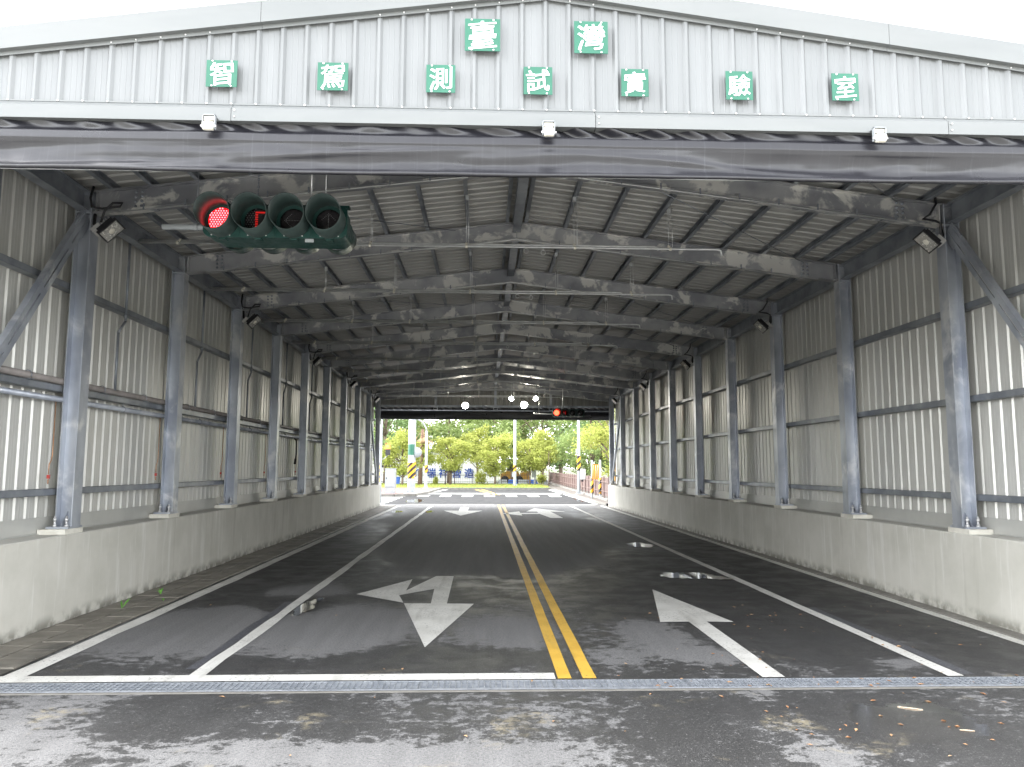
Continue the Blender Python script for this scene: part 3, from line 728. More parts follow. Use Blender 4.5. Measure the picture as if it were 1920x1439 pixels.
# fascia over the opening, in four lengths
fz0, fz1 = 4.135, 4.235
for xa, xb in ((-4.82, -1.885), (-1.88, .815), (.82, 3.515), (3.52, 5.74)):
    o = random.uniform(0, .004)
    b = MB(); b.box((xa, YF - .085 - o, fz0), (xb, YF - .080, fz1))
    b.prism([(YF - .085, fz1), (YF - .08, fz1), (YF - .026, fz1 + .045), (YF - .026, fz1 + .05)], 'X', xa, xb)
    b.box((xa, YF - .031, fz1 + .05), (xb, YF - .0255, fz1 + .062))
    b.box((xa, YF - .080, fz0), (xb, YF + .04, fz0 + .005))
    p = b.build('fascia_panel', TRIM, SHED)
    c = MB()
    for q in range(2): c.lathe((xa + .022, YF - .09, fz0 + .03 + q * .05), (0, -1, 0), [(0, .007), (.006, .006), (.008, 0)], 8)
    c.build('rivet_pair', SCREW, p)
sc = MB(); x = -4.78 + .1812 * .88
while x < 5.6:
    sc.lathe((x, YF - .032, fz1 + .056), (0, -1, 0), [(0, .008), (.007, .007), (.009, 0)], 8)
    sc.lathe((x, YF - .032, zverge(x) - .02), (0, -1, 0), [(0, .007), (.007, .006), (.009, 0)], 8) if int(x * 10) % 2 == 0 else None
    x += .1812
tag(sc.build('screw_row', SCREW, SHED), kind='stuff')
MB().box((XLo, YF + .03, 4.15), (XRo, YF + .13, 4.30)).build('gable_beam', GALV_D, SHED)
# rear gable
x = -4.78
while x < 5.66:
    w = min(SW, 5.70 - x); n = max(1, round(w / .1812)); pr = rib_profile(w, n, .024)
    b = MB(); vs = [(x + t, YB + o, 4.12) for t, o in pr] + [(x + t, YB + o, zsheet(x + t) + .01) for t, o in pr]; m_ = len(pr)
    b.add(vs, [(q, q + 1, m_ + q + 1, m_ + q) for q in range(m_ - 1)]); b.build('gable_sheet', GABLEIN, SHED); x += w
MB().box((XLi, YB - .13, 4.13), (XRi, YB - .03, 4.21)).build('gable_beam', GALV, SHED)
for x in (-2.05, XG, 2.79): MB().box((x - .05, YB - .12, 4.212), (x + .05, YB - .03, zraf(x) + .15)).build('gable_post', GALV, SHED)
for x in (-2.05, XG, 2.79):
    b = MB(); b.box((x - .085, YB - .16, 4.02), (x - .065, YB - .135, 4.2)).box((x + .065, YB - .16, 4.02), (x + .085, YB - .135, 4.2)).box((x - .085, YB - .16, 4.0), (x + .085, YB - .135, 4.02))
    b.box((x - .065, YB - .16, 4.10), (x + .065, YB - .14, 4.115)); b.build('roller_bracket_back', GALV, SHED)
b = MB().box((YB, 0, 0), (YB, 0, 0)) if False else None

# ------------------------------------------------------------------ tarpaulin curtains rolled up over both openings
def curtain(yc, zs, x0, x1, facing, label, seed):
    """facing -1: outer face towards -Y. zs = heights (top, fold, roll bottom, hem)"""
    zt, zf, zr, zh = zs
    prof = [(zt, .03), (zf + .012, .032), (zf, .022), (zf - .006, .008), (zf - .012, .000), (zf - .03, -.004), (zr + .02, -.010), (zr + .006, -.013), (zr - .002, -.013), (zr - .008, -.008)]
    lo = np.linspace(zr - .02, zh + .03, 16)
    for i, z in enumerate(lo):
        t = i / 15; prof.append((z, -.006 + .036 * math.sin(min(1, t / .62) * math.pi / 2) - .052 * max(0, (t - .60) / .40) ** 1.5))
    e = prof[-1][1]
    prof += [(zh + .022, e - .012), (zh + .012, e - .020), (zh, e - .012), (zh - .004, e), (zh + .004, e + .01)]
    top = list(np.linspace(zt, zf + .014, 9)); prof = [(z, .032) for z in top[:-1]] + prof[1:]
    n = 560; xs = np.linspace(x0, x1, n); vs = []
    nt_ = len(top) - 1
    for j, (z, o) in enumerate(prof):
        for x in xs:
            d = 0; dz = 0
            if j <= nt_ + 1:                                   # gathered top: slanting pleats
                a = mnoise.noise((x * .55, seed, 3)); amp = max(0, .3 + a) * .075
                u = (z - zf) / max(.01, zt - zf)
                d = amp * math.sin((x * 21 + u * 5.5) + 3 * mnoise.noise((x * 1.3, seed, 1))) * (.35 + .65 * u) + .012 * mnoise.noise((x * 4, z * 14, seed))
            elif j < nt_ + 10:
                d = .006 * mnoise.noise((x * 2.2, z * 5, seed)); dz = .006 * mnoise.noise((x * .8, seed, 9))
            else:
                t = (zr - z) / (zr - zh)
                sag = mnoise.noise((x * .5, t * 1.3, seed + 4)) * .05
                fold = .034 * math.exp(-((t - .55 - .38 * math.sin(x * .9 + seed)) / .10) ** 2) * (.5 + mnoise.noise((x * .6, 4, seed)))
                wr = .020 * mnoise.noise((x * 1.4 + t * 1.5, t * 2.4, seed + 2)) + .005 * mnoise.noise((x * 7, t * 3, seed))
                d = (sag + wr - fold) * min(1, t * 3) * (1 if j < len(prof) - 6 else .75)
            vs.append((x, yc + facing * -1 * (o + d), z + dz))
    b = MB(); b.add(vs, [(j * n + i, j * n + i + 1, (j + 1) * n + i + 1, (j + 1) * n + i) for j in range(len(prof) - 1) for i in range(n - 1)], True)
    t = thing('curtain', label, 'curtain', ((x0 + x1) / 2, yc, zh))
    b.build('tarpaulin', TARP, t, fix=False)
    MB().tube([(x0, yc - facing * .055, zr + .04), (x1, yc - facing * .055, zr + .04)], .025, 10).build('roller_tube', GALV_D, t)
    MB().tube([(x0, yc + facing * .006, zh + .006), (x1, yc + facing * .006, zh + .006)], .006, 6).build('hem_bar', PIPE, t)
    return t
curtain(YF - .068, (4.175, 4.066, 3.990, 3.745), -4.75, 5.66, -1, 'black tarpaulin curtain rolled up over the front entrance', 11)
curtain(YB + .10, (4.16, 4.02, 3.95, 3.62), -4.6, 5.5, 1, 'black tarpaulin curtain above the far exit of the shed', 23)
for px, lab in ((-2.02, 'cream curtain roller under the fascia, leftmost of three'), (.46, 'cream curtain roller under the fascia, middle of three'), (2.95, 'cream curtain roller under the fascia, rightmost of three')):
    z = 4.075; y = YF - .15
    t = thing('curtain_roller', lab, 'roller', (px, y, z), 'curtain rollers under the front fascia')
    b = MB(); b.box((px - .046, y - .004, z - .03), (px - .040, y + .03, z + .075)).box((px + .040, y - .004, z - .03), (px + .046, y + .03, z + .075)).box((px - .046, y - .004, z + .07), (px + .046, y + .075, z + .076))
    b.build('bracket', WHITEM, t)
    MB().lathe((px - .036, y, z - .012), (1, 0, 0), [(0, 0), (0, .030), (.012, .034), (.060, .034), (.072, .030), (.072, 0)], 16).build('roller', CREAM, t)
    MB().box((px - .034, y + .004, z + .035), (px + .034, y + .05, z + .062)).build('guide_block', CREAM, t)
    MB().tube([(px - .056, y, z - .012), (px + .056, y, z - .012)], .008, 8).build('axle', SCREW, t)

# ------------------------------------------------------------------ name plates on the gable
def text_mesh(ch, size, mat, offset=.0, extrude=.002, shear=0.0, bold=.02, copies=8):
    cu_ = bpy.data.curves.new('glyph', 'FONT'); cu_.body = ch; cu_.size = 1.0; cu_.align_x = 'CENTER'; cu_.align_y = 'CENTER'
    cu_.offset = offset; cu_.extrude = extrude / size; cu_.resolution_u = 4
    o = bpy.data.objects.new('glyph', cu_); COL.objects.link(o)
    bpy.context.view_layer.update()
    dg = bpy.context.evaluated_depsgraph_get()
    me = bpy.data.meshes.new_from_object(o.evaluated_get(dg)); bpy.data.objects.remove(o)
    n = len(me.vertices); co = np.zeros(n * 3, np.float32); me.vertices.foreach_get('co', co); co = co.reshape(-1, 3)
    c = (co.max(0) + co.min(0)) / 2; w = max((co.max(0) - co.min(0))[:2]); co = (co - c)
    co[:, :2] *= size / w
    co[:, 2] *= size
    fl = [tuple(p.vertices) for p in me.polygons]; bpy.data.meshes.remove(me)
    # brush weight: the outline repeated round a slanted ellipse, each copy a hair further out; horizontals rise to the right
    vs, fs = [], []
    for q in range(copies):
        a = 2 * math.pi * q / copies; ox, oy = (bold * size * math.cos(a), bold * .62 * size * math.sin(a)) if copies > 1 else (0, 0)
        x, y = co[:, 0] + ox + .35 * oy, co[:, 1] + oy
        z2 = y + shear * x + .010 * size * np.sin(x / size * 9 + y / size * 4); x2 = x + .014 * size * np.sin(y / size * 10 + 1)
        o_ = len(vs) * 1; vs += np.stack([x2, -co[:, 2] - .00012 * q, z2], -1).tolist(); fs += [tuple(k + o_ for k in f) for f in fl]
    me = bpy.data.meshes.new('lettering'); me.from_pydata(vs, [], fs); me.materials.append(mat); me.update()
    return me
def S_(x, z, Y): return x * Y / YF, CAM_H + (z - CAM_H) * Y / YF
PL = [('智', -2.11, -1.88, 4.65, 4.44), ('駕', -1.28, -1.05, 4.65, 4.43), ('測', -.46, -.24, 4.65, 4.43), ('試', .28, .50, 4.65, 4.43), ('實', 1.03, 1.24, 4.65, 4.43),
      ('驗', 1.84, 2.05, 4.65, 4.42), ('室', 2.67, 2.88, 4.65, 4.43), ('臺', -.17, .10, 5.03, 4.77), ('灣', .67, .93, 5.03, 4.77)]
LBL = ['green plate with a white character, leftmost of the lower row', 'green plate with a white character, second from left in the lower row', 'green plate with a white character, third from left in the lower row',
       'green plate with a white character, middle of the lower row', 'green plate with a white character, third from right in the lower row', 'green plate with a white character, second from right in the lower row',
       'green plate with a white character, rightmost of the lower row', 'larger green plate with a white character, left of the upper pair', 'larger green plate with a white character, right of the upper pair']
for (ch, x0, x1, z1, z0), lab in zip(PL, LBL):
    yp = YF - .055
    (x0, z0), (x1, z1) = S_(x0, z0, yp), S_(x1, z1, yp); c = ((x0 + x1) / 2, yp, (z0 + z1) / 2); h = (x1 - x0) / 2; hz = (z1 - z0) / 2
    t = thing('name_plate', lab, 'sign', c, 'character plates on the gable')
    MB().box((c[0] - h, yp, c[2] - hz), (c[0] + h, yp + .005, c[2] + hz)).build('plate', GREENS, t)
    gm = text_mesh(ch, 2 * h * .80, GLYPH, 0, .0012, .10, .012, 8)
    obj('lettering', gm, t, (0, -.0018, 0))
    for sx in (-.62, .62):
        for sz in (-.93, .93):
            b = MB(); b.lathe((c[0] + sx * h, yp, c[2] + sz * hz), (0, -1, 0), [(0, .008), (.005, .007), (.007, 0)], 8); b.build('screw', SCREW, t)
    for sx in (-.62, .62): MB().box((c[0] + sx * h - .012, yp + .006, c[2] - hz * .9), (c[0] + sx * h + .012, yp + .030, c[2] + hz * .9)).build('spacer', WHITEM, t)

# ------------------------------------------------------------------ traffic signals
def stadium(x0, x1, z0, z1, r, n=6):
    out = []
    for cx, cz, a0 in ((x1 - r, z0 + r, -90), (x1 - r, z1 - r, 0), (x0 + r, z1 - r, 90), (x0 + r, z0 + r, 180)):
        for i in range(n + 1):
            a = RAD(a0 + 90 * i / n); out.append((cx + r * math.cos(a), cz + r * math.sin(a)))
    return out
def visor(c, r, L, sgn):
    """hood open at the bottom front: long on top, short below"""
    b = MB(); seg = 28; th = .005; vs = []
    for ring, (rr, ff) in enumerate(((r, 0), (r, 1), (r - th, 1), (r - th, 0))):
        for k in range(seg):
            a = 2 * math.pi * k / seg; top = .5 + .5 * math.sin(a)
            ln = L * (.80 + .20 * top) * ff
            vs.append((c[0] + rr * math.cos(a), c[1] + sgn * (.0 + ln), c[2] + rr * math.sin(a) + .02 * ln))
    fs = [(i * seg + k, i * seg + (k + 1) % seg, (i + 1) * seg + (k + 1) % seg, (i + 1) * seg + k) for i in range(3) for k in range(seg)]
    b.add(vs, fs, True)
    return b
def dots(b, c, pts, r, y):
    for px, pz in pts: b.lathe((c[0] + px, y, c[2] + pz), (0, -1, 0), [(0, r), (.003, r * .8), (.004, 0)], 6)
def signal(c, label, pitch, r, digit, near):
    """c: centre of the front face; four sections in a row facing -Y, a second head back to back"""
    cx, yf, cz = c; t = thing('traffic_signal', label, 'traffic light', (cx, yf, cz + .2))
    hw = pitch * 2 - .005; hh = pitch * .5 - .015
    MB().prism(stadium(cx - hw, cx + hw, cz - hh, cz + hh, .07), 'Y', yf, yf + .20).build('housing', SIGNALG, t)
    MB().prism(stadium(cx - hw - .01, cx + hw + .01, cz - hh - .008, cz + hh + .008, .075), 'Y', yf - .006, yf + .012).build('door_frame', SIGNALG, t)
    MB().prism(stadium(cx - hw + .01, cx + hw - .01, cz - hh + .01, cz + hh - .01, .09), 'Y', yf + .22, yf + .40).build('rear_housing', SIGNALG, t)
    b = MB()
    for q in range(4):
        x = cx - pitch * 1.5 + q * pitch
        b.box((x - .03, yf + .02, cz - hh - .018), (x + .03, yf + .10, cz - hh + .004)); b.box((x - .004 + pitch / 2, yf - .01, cz - hh), (x + .004 + pitch / 2, yf - .004, cz + hh))
    tag(b.build('latch_row', SIGNALG, t), kind='stuff')
    b = MB()
    for q in range(8): b.lathe((cx - hw + .07 + q * (2 * hw - .14) / 7, yf - .006, cz - hh + .012), (0, -1, 0), [(0, .007), (.006, .006), (.007, 0)], 6)
    tag(b.build('screw_row', SCREW, t), kind='stuff')
    for q in range(4):
        x = cx - pitch * 1.5 + q * pitch; cc = (x, yf - .006, cz)
        v = visor(cc, r, .31, -1).build('visor', VISORIN, t)
        vb = visor((x, yf + .40, cz), r, .20, 1).build('rear_visor', SIGNALG, t)
        ln = MB(); rl = r * .76; ln.lathe((x, yf - .008, cz), (0, -1, 0), [(0, rl), (.004, rl * .98), (.014, rl * .72), (.020, rl * .4), (.022, 0)], 28)
        lens = ln.build('lens', RED_LENS if (q == 0 and near) else LENSD, t)
        d = MB(); y = yf - .030
        hexp = [(i * rl * .20 + (j % 2) * rl * .10, j * rl * .174) for i in range(-7, 8) for j in range(-7, 8)]
        hexp = [(a, b_) for a, b_ in hexp if math.hypot(a, b_) < rl * .90]
        if q == 0:
            if near: dots(d, cc, hexp, rl * .06, y); tag(d.build('red_dots', RED_ON, lens), kind='stuff')
            else: d.lathe((x, y, cz), (0, -1, 0), [(0, rl * .95), (.006, rl * .7), (.008, 0)], 20); d.build('red_disc', RED_ON2, lens)
        elif q == 1:
            segs = {'4': [((-.30, .62), (-.42, -.05)), ((-.42, -.05), (.45, -.05)), ((.30, .62), (.18, -.68))], '0': [((-.28, .6), (-.28, -.5)), ((-.28, .6), (.25, .6)), ((-.28, -.5), (-.05, -.5))]}[digit]
            ox = .22 if near else .1
            pts = []
            for (ax, az), (bx, bz) in segs:
                n = 6
                for i in range(n + 1): pts.append(((ax + (bx - ax) * i / n + ox) * rl, (az + (bz - az) * i / n) * rl))
            if near: dots(d, cc, [p for p in pts] + [(a + rl * .09, b_) for a, b_ in pts], rl * .075, y - .002); tag(d.build('countdown_digits', RED_DIG, lens), kind='stuff')
            else:
                for (ax, az), (bx, bz) in segs: d.tube([(x + (ax + ox) * rl, y, cz + az * rl), (x + (bx + ox) * rl, y, cz + bz * rl)], rl * .075, 6)
                tag(d.build('countdown_digits', RED_DIG, lens), kind='stuff')
            e = MB(); dots(e, cc, [p for p in hexp if p[0] < .0], rl * .03, y); tag(e.build('unlit_dots', LEDOFF, lens), kind='stuff')
        else:
            pts = [(0, -.6 + .12 * i) for i in range(11)] + [(-.5 + .1 * i, .1 + .1 * i) for i in range(5)] + [(.5 - .1 * i, .1 + .1 * i) for i in range(5)]
            if q == 2: pts = [(z_, x_) for x_, z_ in [(p[0], -p[1]) for p in pts]]
            dots(d, cc, [(a * rl, b_ * rl) for a, b_ in pts], rl * .04, y); tag(d.build('unlit_arrow_dots', LEDOFF, lens), kind='stuff')
    return t
SIG1 = signal((-1.93, 6.93, 3.845), 'dark green four-lens traffic light glowing red near the front entrance', .325, .157, '0', True)
b = MB()
for k, px in enumerate((-2.12,)):
    for i in range(24): b.lathe((px, 7.0, 4.0 + i * .036), (0, 0, 1), [(0, .004), (.006, .011 if i % 2 else .007), (.026, .011 if i % 2 else .007), (.032, .004)], 6)
b.build('hanging_chain', GALV_D, SIG1)
MB().tube([(-1.63, 7.0, 4.0), (-1.63, 7.0, 4.9)], .009, 6).tube([(-1.63, 7.0, 4.45), (-1.63, 7.0, 4.50)], .016, 6).build('hanger_rod', PIPE, SIG1)
MB().tube([(-1.50, 7.02, 4.0), (-1.50, 7.02, 4.9)], .005, 6).build('hanger_rod', PIPE, SIG1)
MB().box((-2.6, 6.98, 4.0), (-1.27, 7.04, 4.022)).build('mounting_rail', SIGNALG, SIG1)
MB().box((-1.66, 6.935, 3.655), (-1.58, 6.945, 3.685)).build('rating_label', WHITEM, SIG1)
MB().tube([(-3.03, 7.12, 3.84), (-2.3, 7.12, 3.84)], .028, 12).tube([(-2.74, 7.12, 3.84), (-2.70, 7.12, 3.84)], .034, 12).build('support_tube', WHITEM, SIG1)
MB().tube([(-2.72, 7.12, 3.86), (-2.72, 7.12, 4.8)], .003, 5).build('stay_wire', GALV_D, SIG1)
SIG2 = signal((3.42, 31.2, 3.84), 'distant four-lens traffic light showing red and a countdown before the far exit', .325, .150, '4', False)
MB().tube([(3.2, 31.3, 3.98), (3.2, 31.3, 4.9)], .02, 6).build('hanger_rod', PIPE, SIG2)
MB().tube([(2.0, 31.3, 3.80), (2.8, 31.3, 3.80)], .028, 8).build('support_tube', PIPE, SIG2)
MB().tube([(2.22, 31.3, 3.8), (2.22, 31.3, 4.75)], .008, 5).build('stay_wire', PIPE, SIG2)

# ------------------------------------------------------------------ floodlights at every second column
def floodlight(k, left):
    s = 1 if left else -1; xc = XLi if left else XRi; y = YK(k)
    side = 'left' if left else 'right'
    t = thing('floodlight', 'black floodlight on the %s wall, %s column from the entrance' % (side, ORD(k)), 'floodlight', (xc, y, ZE), 'floodlights on the columns')
    c = Vector((xc + s * .25, y - .06, 4.16))
    n = Vector((s * .72, -.26, -.64)).normalized(); u = Vector((s * .62, .1, .62)); u = (u - n * u.dot(n)).normalized(); w = n.cross(u)
    b = MB(); b.obox(c, u, w, n, .125, .095, .018); b.obox(c - n * .045, u, w, n, .10, .075, .027)
    b.build('housing', BLACK, t)
    f = MB()
    for i in range(6): f.obox(c - n * .085 + u * (-.08 + i * .032), u, w, n, .004, .07, .018)
    f.build('cooling_fins', JBOX, t)
    l = MB(); l.obox(c + n * .0195, u, w, n, .108, .078, .0015); l.build('lens', REFL, t)
    l = MB(); l.lathe(c + n * .021, n, [(0, .035), (.004, .03), (.005, 0)], 14); l.build('led_chip', CREAM, t)
    q = Vector((xc + s * .10, y - .04, 4.17))
    j = MB(); j.obox(q, u, w, n, .055, .05, .03); j.build('driver_box', JBOX, t)
    br = MB(); br.tube([Vector((xc + s * .03, y + .02, 4.36)), Vector((xc + s * .05, y - .03, 4.24)), q], .018, 8); br.tube([q, c - n * .05], .016, 8); br.build('arm', BLACK, t)
    cb = MB(); z0 = ZE
    cb.tube([Vector((xc + s * .02, y - .03, 4.66)), Vector((xc + s * .01, y - .06, 4.52)), Vector((xc + s * .03, y - .06, 4.42)), Vector((xc + s * .14, y - .05, 4.405)), Vector((xc + s * .32, y - .03, 4.44)), Vector((xc + s * .34, y - .02, 4.48)),
             Vector((xc + s * .25, y - .05, 4.47)), Vector((xc + s * .17, y - .06, 4.38)), Vector((xc + s * .13, y - .05, 4.24))] if left else
            [Vector((xc - .10, y - .02, 4.70)), Vector((xc - .12, y - .06, 4.60)), Vector((xc - .20, y - .06, 4.47)), Vector((xc - .27, y - .04, 4.43)), Vector((xc - .12, y - .03, 4.41)), Vector((xc - .06, y - .03, 4.38)), Vector((xc - .08, y - .05, 4.24))], .013, 8)
    cb.build('cable', CABLE, t)
    return t
for k in (1, 3, 5, 7, 9):
    floodlight(k, True); floodlight(k, False)

# lit lamps under the rear gable
for (x, z, r, lab, hang) in ((-.81, 4.17, .125, 'brightly lit round lamp on the far beam, leftmost of four', 0), (1.64, 4.21, .135, 'brightly lit round lamp on the far beam, below the two hanging ones', 0),
                       (1.11, 4.47, .09, 'lit round lamp hanging under the far roof, left of the upper pair', 1), (2.13, 4.48, .09, 'lit round lamp hanging under the far roof, right of the upper pair', 1)):
    y = YB - .45; t = thing('lit_lamp', lab, 'lamp', (x, y, z), 'lit lamps at the far exit')
    MB().lathe((x, y, z), (0, 1, 0), [(0, r + .02), (.05, r + .02), (.12, r * .6), (.16, 0)], 20).build('housing', BLACK, t)
    MB().lathe((x, y - .001, z), (0, -1, 0), [(0, r), (.012, r * .8), (.018, 0)], 20).build('lens', LAMP_ON, t)
    if hang: MB().tube([(x, y + .06, z + r), (x, y + .06, zraf(x) + RD)], .008, 5).build('hanger_rod', PIPE, t)
    else: MB().box((x - .03, y + .05, z - .03), (x + .03, YB - .131, z + .03)).build('bracket', GALV, t)

# ------------------------------------------------------------------ pipework
def pipe_run(k):
    y = YK(k) + 1.36; zt, zl = 4.475, 4.425
    nm = 'thin double pipe crossing under the roof %s' % ('just behind the front curtain' if k == 0 else 'between the %s and %s rafters' % (ORD(k), ORD(k + 1)))
    t = thing('overhead_pipe', nm, 'pipe', (XLo, y, zt), 'overhead pipes under the roof')
    MB().tube([(XLo - .02, y, zt), (2.2, y, zt), (2.24, y, zt - .012), (2.25, y, zt - .05)], .016, 8).build('upper_pipe', PIPE, t)
    MB().tube([(XLo - .02, y - .08, zl), (3.0, y - .08, zl), (3.05, y - .08, zl - .012), (3.06, y - .08, zl - .08)], .014, 8).build('lower_pipe', PIPE, t)
    b = MB()
    for x in (-3.9, -2.6, -1.48, -.25, 1.15, 2.39):
        b.lathe((x - .015, y, zt), (1, 0, 0), [(0, .017), (0, .026), (.03, .026), (.03, .017)], 10); b.lathe((x - .015, y - .08, zl), (1, 0, 0), [(0, .015), (0, .024), (.03, .024), (.03, .015)], 10)
    tag(b.build('pipe_clips', CREAM, t), kind='stuff')
    for x in (-2.6, -1.48, -.25, 1.15, 2.39):
        h = MB(); h.tube([(x, y, zt + .02), (x, y, zraf(x) + RD - .005)], .004, 5); h.tube([(x + .03, y - .08, zl + .02), (x + .03, y - .08, zraf(x) + RD)], .004, 5)
        h.box((x - .015, y - .02, zraf(x) + RD - .06), (x + .03, y + .02, zraf(x) + RD - .002))
        h.build('hanger_rod', PIPE, t)
    for x, z in ((.52, zl - .05), (.74, zl - .07)):
        r = MB(); n = 14; r.tube([(x + .030 * math.cos(2 * math.pi * i / n), y - .08, z + .030 * math.sin(2 * math.pi * i / n)) for i in range(n + 1)], .004, 5, False)
        r.tube([(x, y - .08, z + .03), (x, y - .08, zl)], .006, 5); r.build('hook_ring', PIPE, t)
    xr = SHL + .06
    b = MB()
    for pa, pb in (((XLo, y, zt), (xr + .05, y, zt)), ((xr + .05, y, zt), (xr + .05, y, 3.42)), ((xr + .05, y, 3.42), (xr + .05, y - .17, 3.25)), ((xr + .05, y - .17, 3.25), (xr + .05, y - .17, 2.53))): b.tube([pa, pb], .017, 8)
    b.lathe((xr + .05, y, 3.46), (0, 0, 1), [(0, .018), (0, .026), (.05, .026), (.05, .018)], 8)
    b.build('riser', GALV_D, t)
for k in range(NF): pipe_run(k)
mp = thing('wall_pipe', 'long brown pipe resting on the middle rail of the left wall', 'pipe', (SHL, YK(0), 2.4))
MB().tube([(SHL + .085, YF + .2, 2.512), (SHL + .085, YB - .1, 2.512)], .036, 12).build('pipe', PIPE_B, mp)
for k in range(NF):
    for f in (.35, .78):
        y = YK(k) + S * f; b = MB(); b.tube([(SHL + .085 + .045 * math.cos(a), y, 2.512 + .045 * math.sin(a)) for a in np.linspace(-.6, 3.7, 9)], .005, 5); b.box((SHL + .04, y - .03, 2.4655), (SHL + .14, y + .03, 2.474)); b.build('pipe_clamp', GALV_D, mp)
mq = thing('wall_conduit', 'grey conduit running below the middle rail of the left wall', 'conduit', (SHL, YK(0), 2.3))
MB().tube([(SHL + .10, YF + .2, 2.315), (SHL + .10, YB - .1, 2.315)], .030, 12).build('pipe', GALV, mq)
for k in range(NF):
    y = YK(k) + S * .55; b = MB(); b.tube([(SHL + .10 + .036 * math.cos(a), y, 2.315 + .036 * math.sin(a)) for a in np.linspace(0, 6.3, 11)], .005, 5); b.tube([(SHL + .10, y, 2.35), (SHL + .10, y, 2.394)], .006, 5); b.build('pipe_clamp', GALV_D, mq)
for k in range(1, 6):
    y = YK(k) - .09; t = thing('drain_valve', 'thin copper drain tube with a red valve beside the %s left column' % ORD(k), 'valve', (SHL + .07, y, 1.4), 'copper drain valves on the left wall')
    x = SHL + .115
    MB().tube([(x, y, 2.28), (x, y, 1.72), (x, y - .02, 1.66), (x, y - .05, 1.62), (x, y - .05, 1.52)], .006, 6).tube([(x, y - .05, 1.47), (x, y - .05, 1.42)], .007, 6).build('tube', COPPER, t)
    MB().box((x - .01, y - .065, 1.475), (x + .012, y - .035, 1.515)).build('valve_body', VALVE, t)

# black cable looped on the left wall by the fifth column
t = thing('hanging_cable', 'black cable hanging beside the fourth left column', 'cable', (SHL + .1, YK(5) - .2, 1.9))
MB().tube([(SHL + .11, YK(5) - .30, 2.28), (SHL + .12, YK(5) - .16, 2.24), (SHL + .12, YK(5) - .13, 2.1), (SHL + .12, YK(5) - .14, 1.9), (SHL + .12, YK(5) - .2, 1.75)], .014, 8).build('cable', CABLE, t)
MB().tube([(SHL + .12, YK(5) - .19, 1.80), (SHL + .12, YK(5) - .24, 1.68)], .028, 8).build('plug', BLACK, t)

# ------------------------------------------------------------------ far side: pavement, grass, fences, posts, trees, buildings
isl = [(-40, 43.2), (-5.0, 43.2), (-4.0, 44.2), (-3.6, 48), (-3.3, 57.2), (-40, 57.2)]
structure(MB().prism(isl, 'Z', -.05, .13).build('traffic_island', REDP))
kp = MB()
for a, b_ in zip(isl[1:5], isl[2:5]):
    d = Vector((b_[0] - a[0], b_[1] - a[1], 0)); L = d.length; d.normalize(); nrm = Vector((d.y, -d.x, 0)); c = Vector((a[0], a[1], .04)) + d * L / 2 + nrm * .08
    kp.obox(c, d, nrm, (0, 0, 1), L / 2, .08, .10)
kp.box((-40, 43.04, -.05), (-5.0, 43.198, .14)); structure(kp.build('kerb', KERB))
def verge_top(x): return 58.2 + .03 * (x + 3) ** 2 * .12
gv = MB(); xs = np.linspace(-60, 5.0, 60)
gv.add([(x, verge_top(x), .10) for x in xs] + [(x, 69.5, .18) for x in xs], [(i, i + 1, 61 + i - 1 + 0, 60 + i) for i in range(59)])
structure(gv.build('grass_verge', GRASSM))
kb = MB()
for i in range(59):
    a, b_ = xs[i], xs[i + 1]; kb.add([(a, verge_top(a) - .15, -.05), (b_, verge_top(b_) - .15, -.05), (b_, verge_top(b_) - .15, .12), (a, verge_top(a) - .15, .12), (b_, verge_top(b_), .12), (a, verge_top(a), .12)], [(0, 1, 2, 3), (3, 2, 4, 5)])
structure(kb.build('kerb', KERB))
n = 9000; gx = rng.uniform(-14, 5, n); gy = rng.uniform(58.4, 69, n); hh = rng.uniform(.04, .16, n); an = rng.uniform(0, 6.28, n)
V = np.zeros((n, 3, 3)); V[:, 0] = np.stack([gx - .03 * np.cos(an), gy - .03 * np.sin(an), np.full(n, .12)], -1); V[:, 1] = np.stack([gx + .03 * np.cos(an), gy + .03 * np.sin(an), np.full(n, .12)], -1)
V[:, 2] = np.stack([gx + rng.normal(0, .03, n), gy + rng.normal(0, .03, n), .13 + hh], -1)
me = bpy.data.meshes.new('grass_blades'); me.from_pydata(V.reshape(-1, 3).tolist(), [], [(3 * i, 3 * i + 1, 3 * i + 2) for i in range(n)]); me.materials.append(LEAF_Y)
tag(obj('grass_blades', me), 'short bright green grass on the far verge', 'grass', kind='stuff')
# right-hand footway
structure(MB().add([(5.22, 33.0, .10), (7.5, 33.0, .10), (8.2, 110, .10), (4.9, 110, .10)], [(0, 1, 2, 3)]).build('footway', FOOT))
structure(MB().add([(5.218, 33.0, -.05), (4.9, 110, -.05), (4.9, 110, .10), (5.218, 33.0, .10)], [(0, 1, 2, 3)]).build('kerb', KERB, fix=False))

def iron_fence(xa, xb, y, label, h=1.05):
    t = thing('iron_fence', label, 'fence', ((xa + xb) / 2, y, .15)); z0 = .16
    x = xa
    while x < xb - .1:
        x2 = min(xb, x + 2.4)
        MB().box((x - .03, y - .03, z0), (x + .03, y + .03, z0 + h + .12)).build('post', IRON, t)
        MB().box((x + .03, y - .012, z0 + .18), (x2 - .03, y + .012, z0 + .22)).build('rail', IRON, t); MB().box((x + .03, y - .012, z0 + h - .28), (x2 - .03, y + .012, z0 + h - .24)).build('rail', IRON, t)
        b = MB(); q = x + .19
        while q < x2 - .08: b.box((q - .009, y - .025, z0 + .06), (q + .009, y - .0125, z0 + h)); q += .19
        tag(b.build('picket_row', IRON, t), kind='stuff'); x = x2
    return t
iron_fence(-13, 1.4, 68.6, 'brown iron picket fence behind the far grass, in front of the white building')
iron_fence(1.6, 6.1, 71.0, 'brown iron picket fence between the hedge and the board fence')
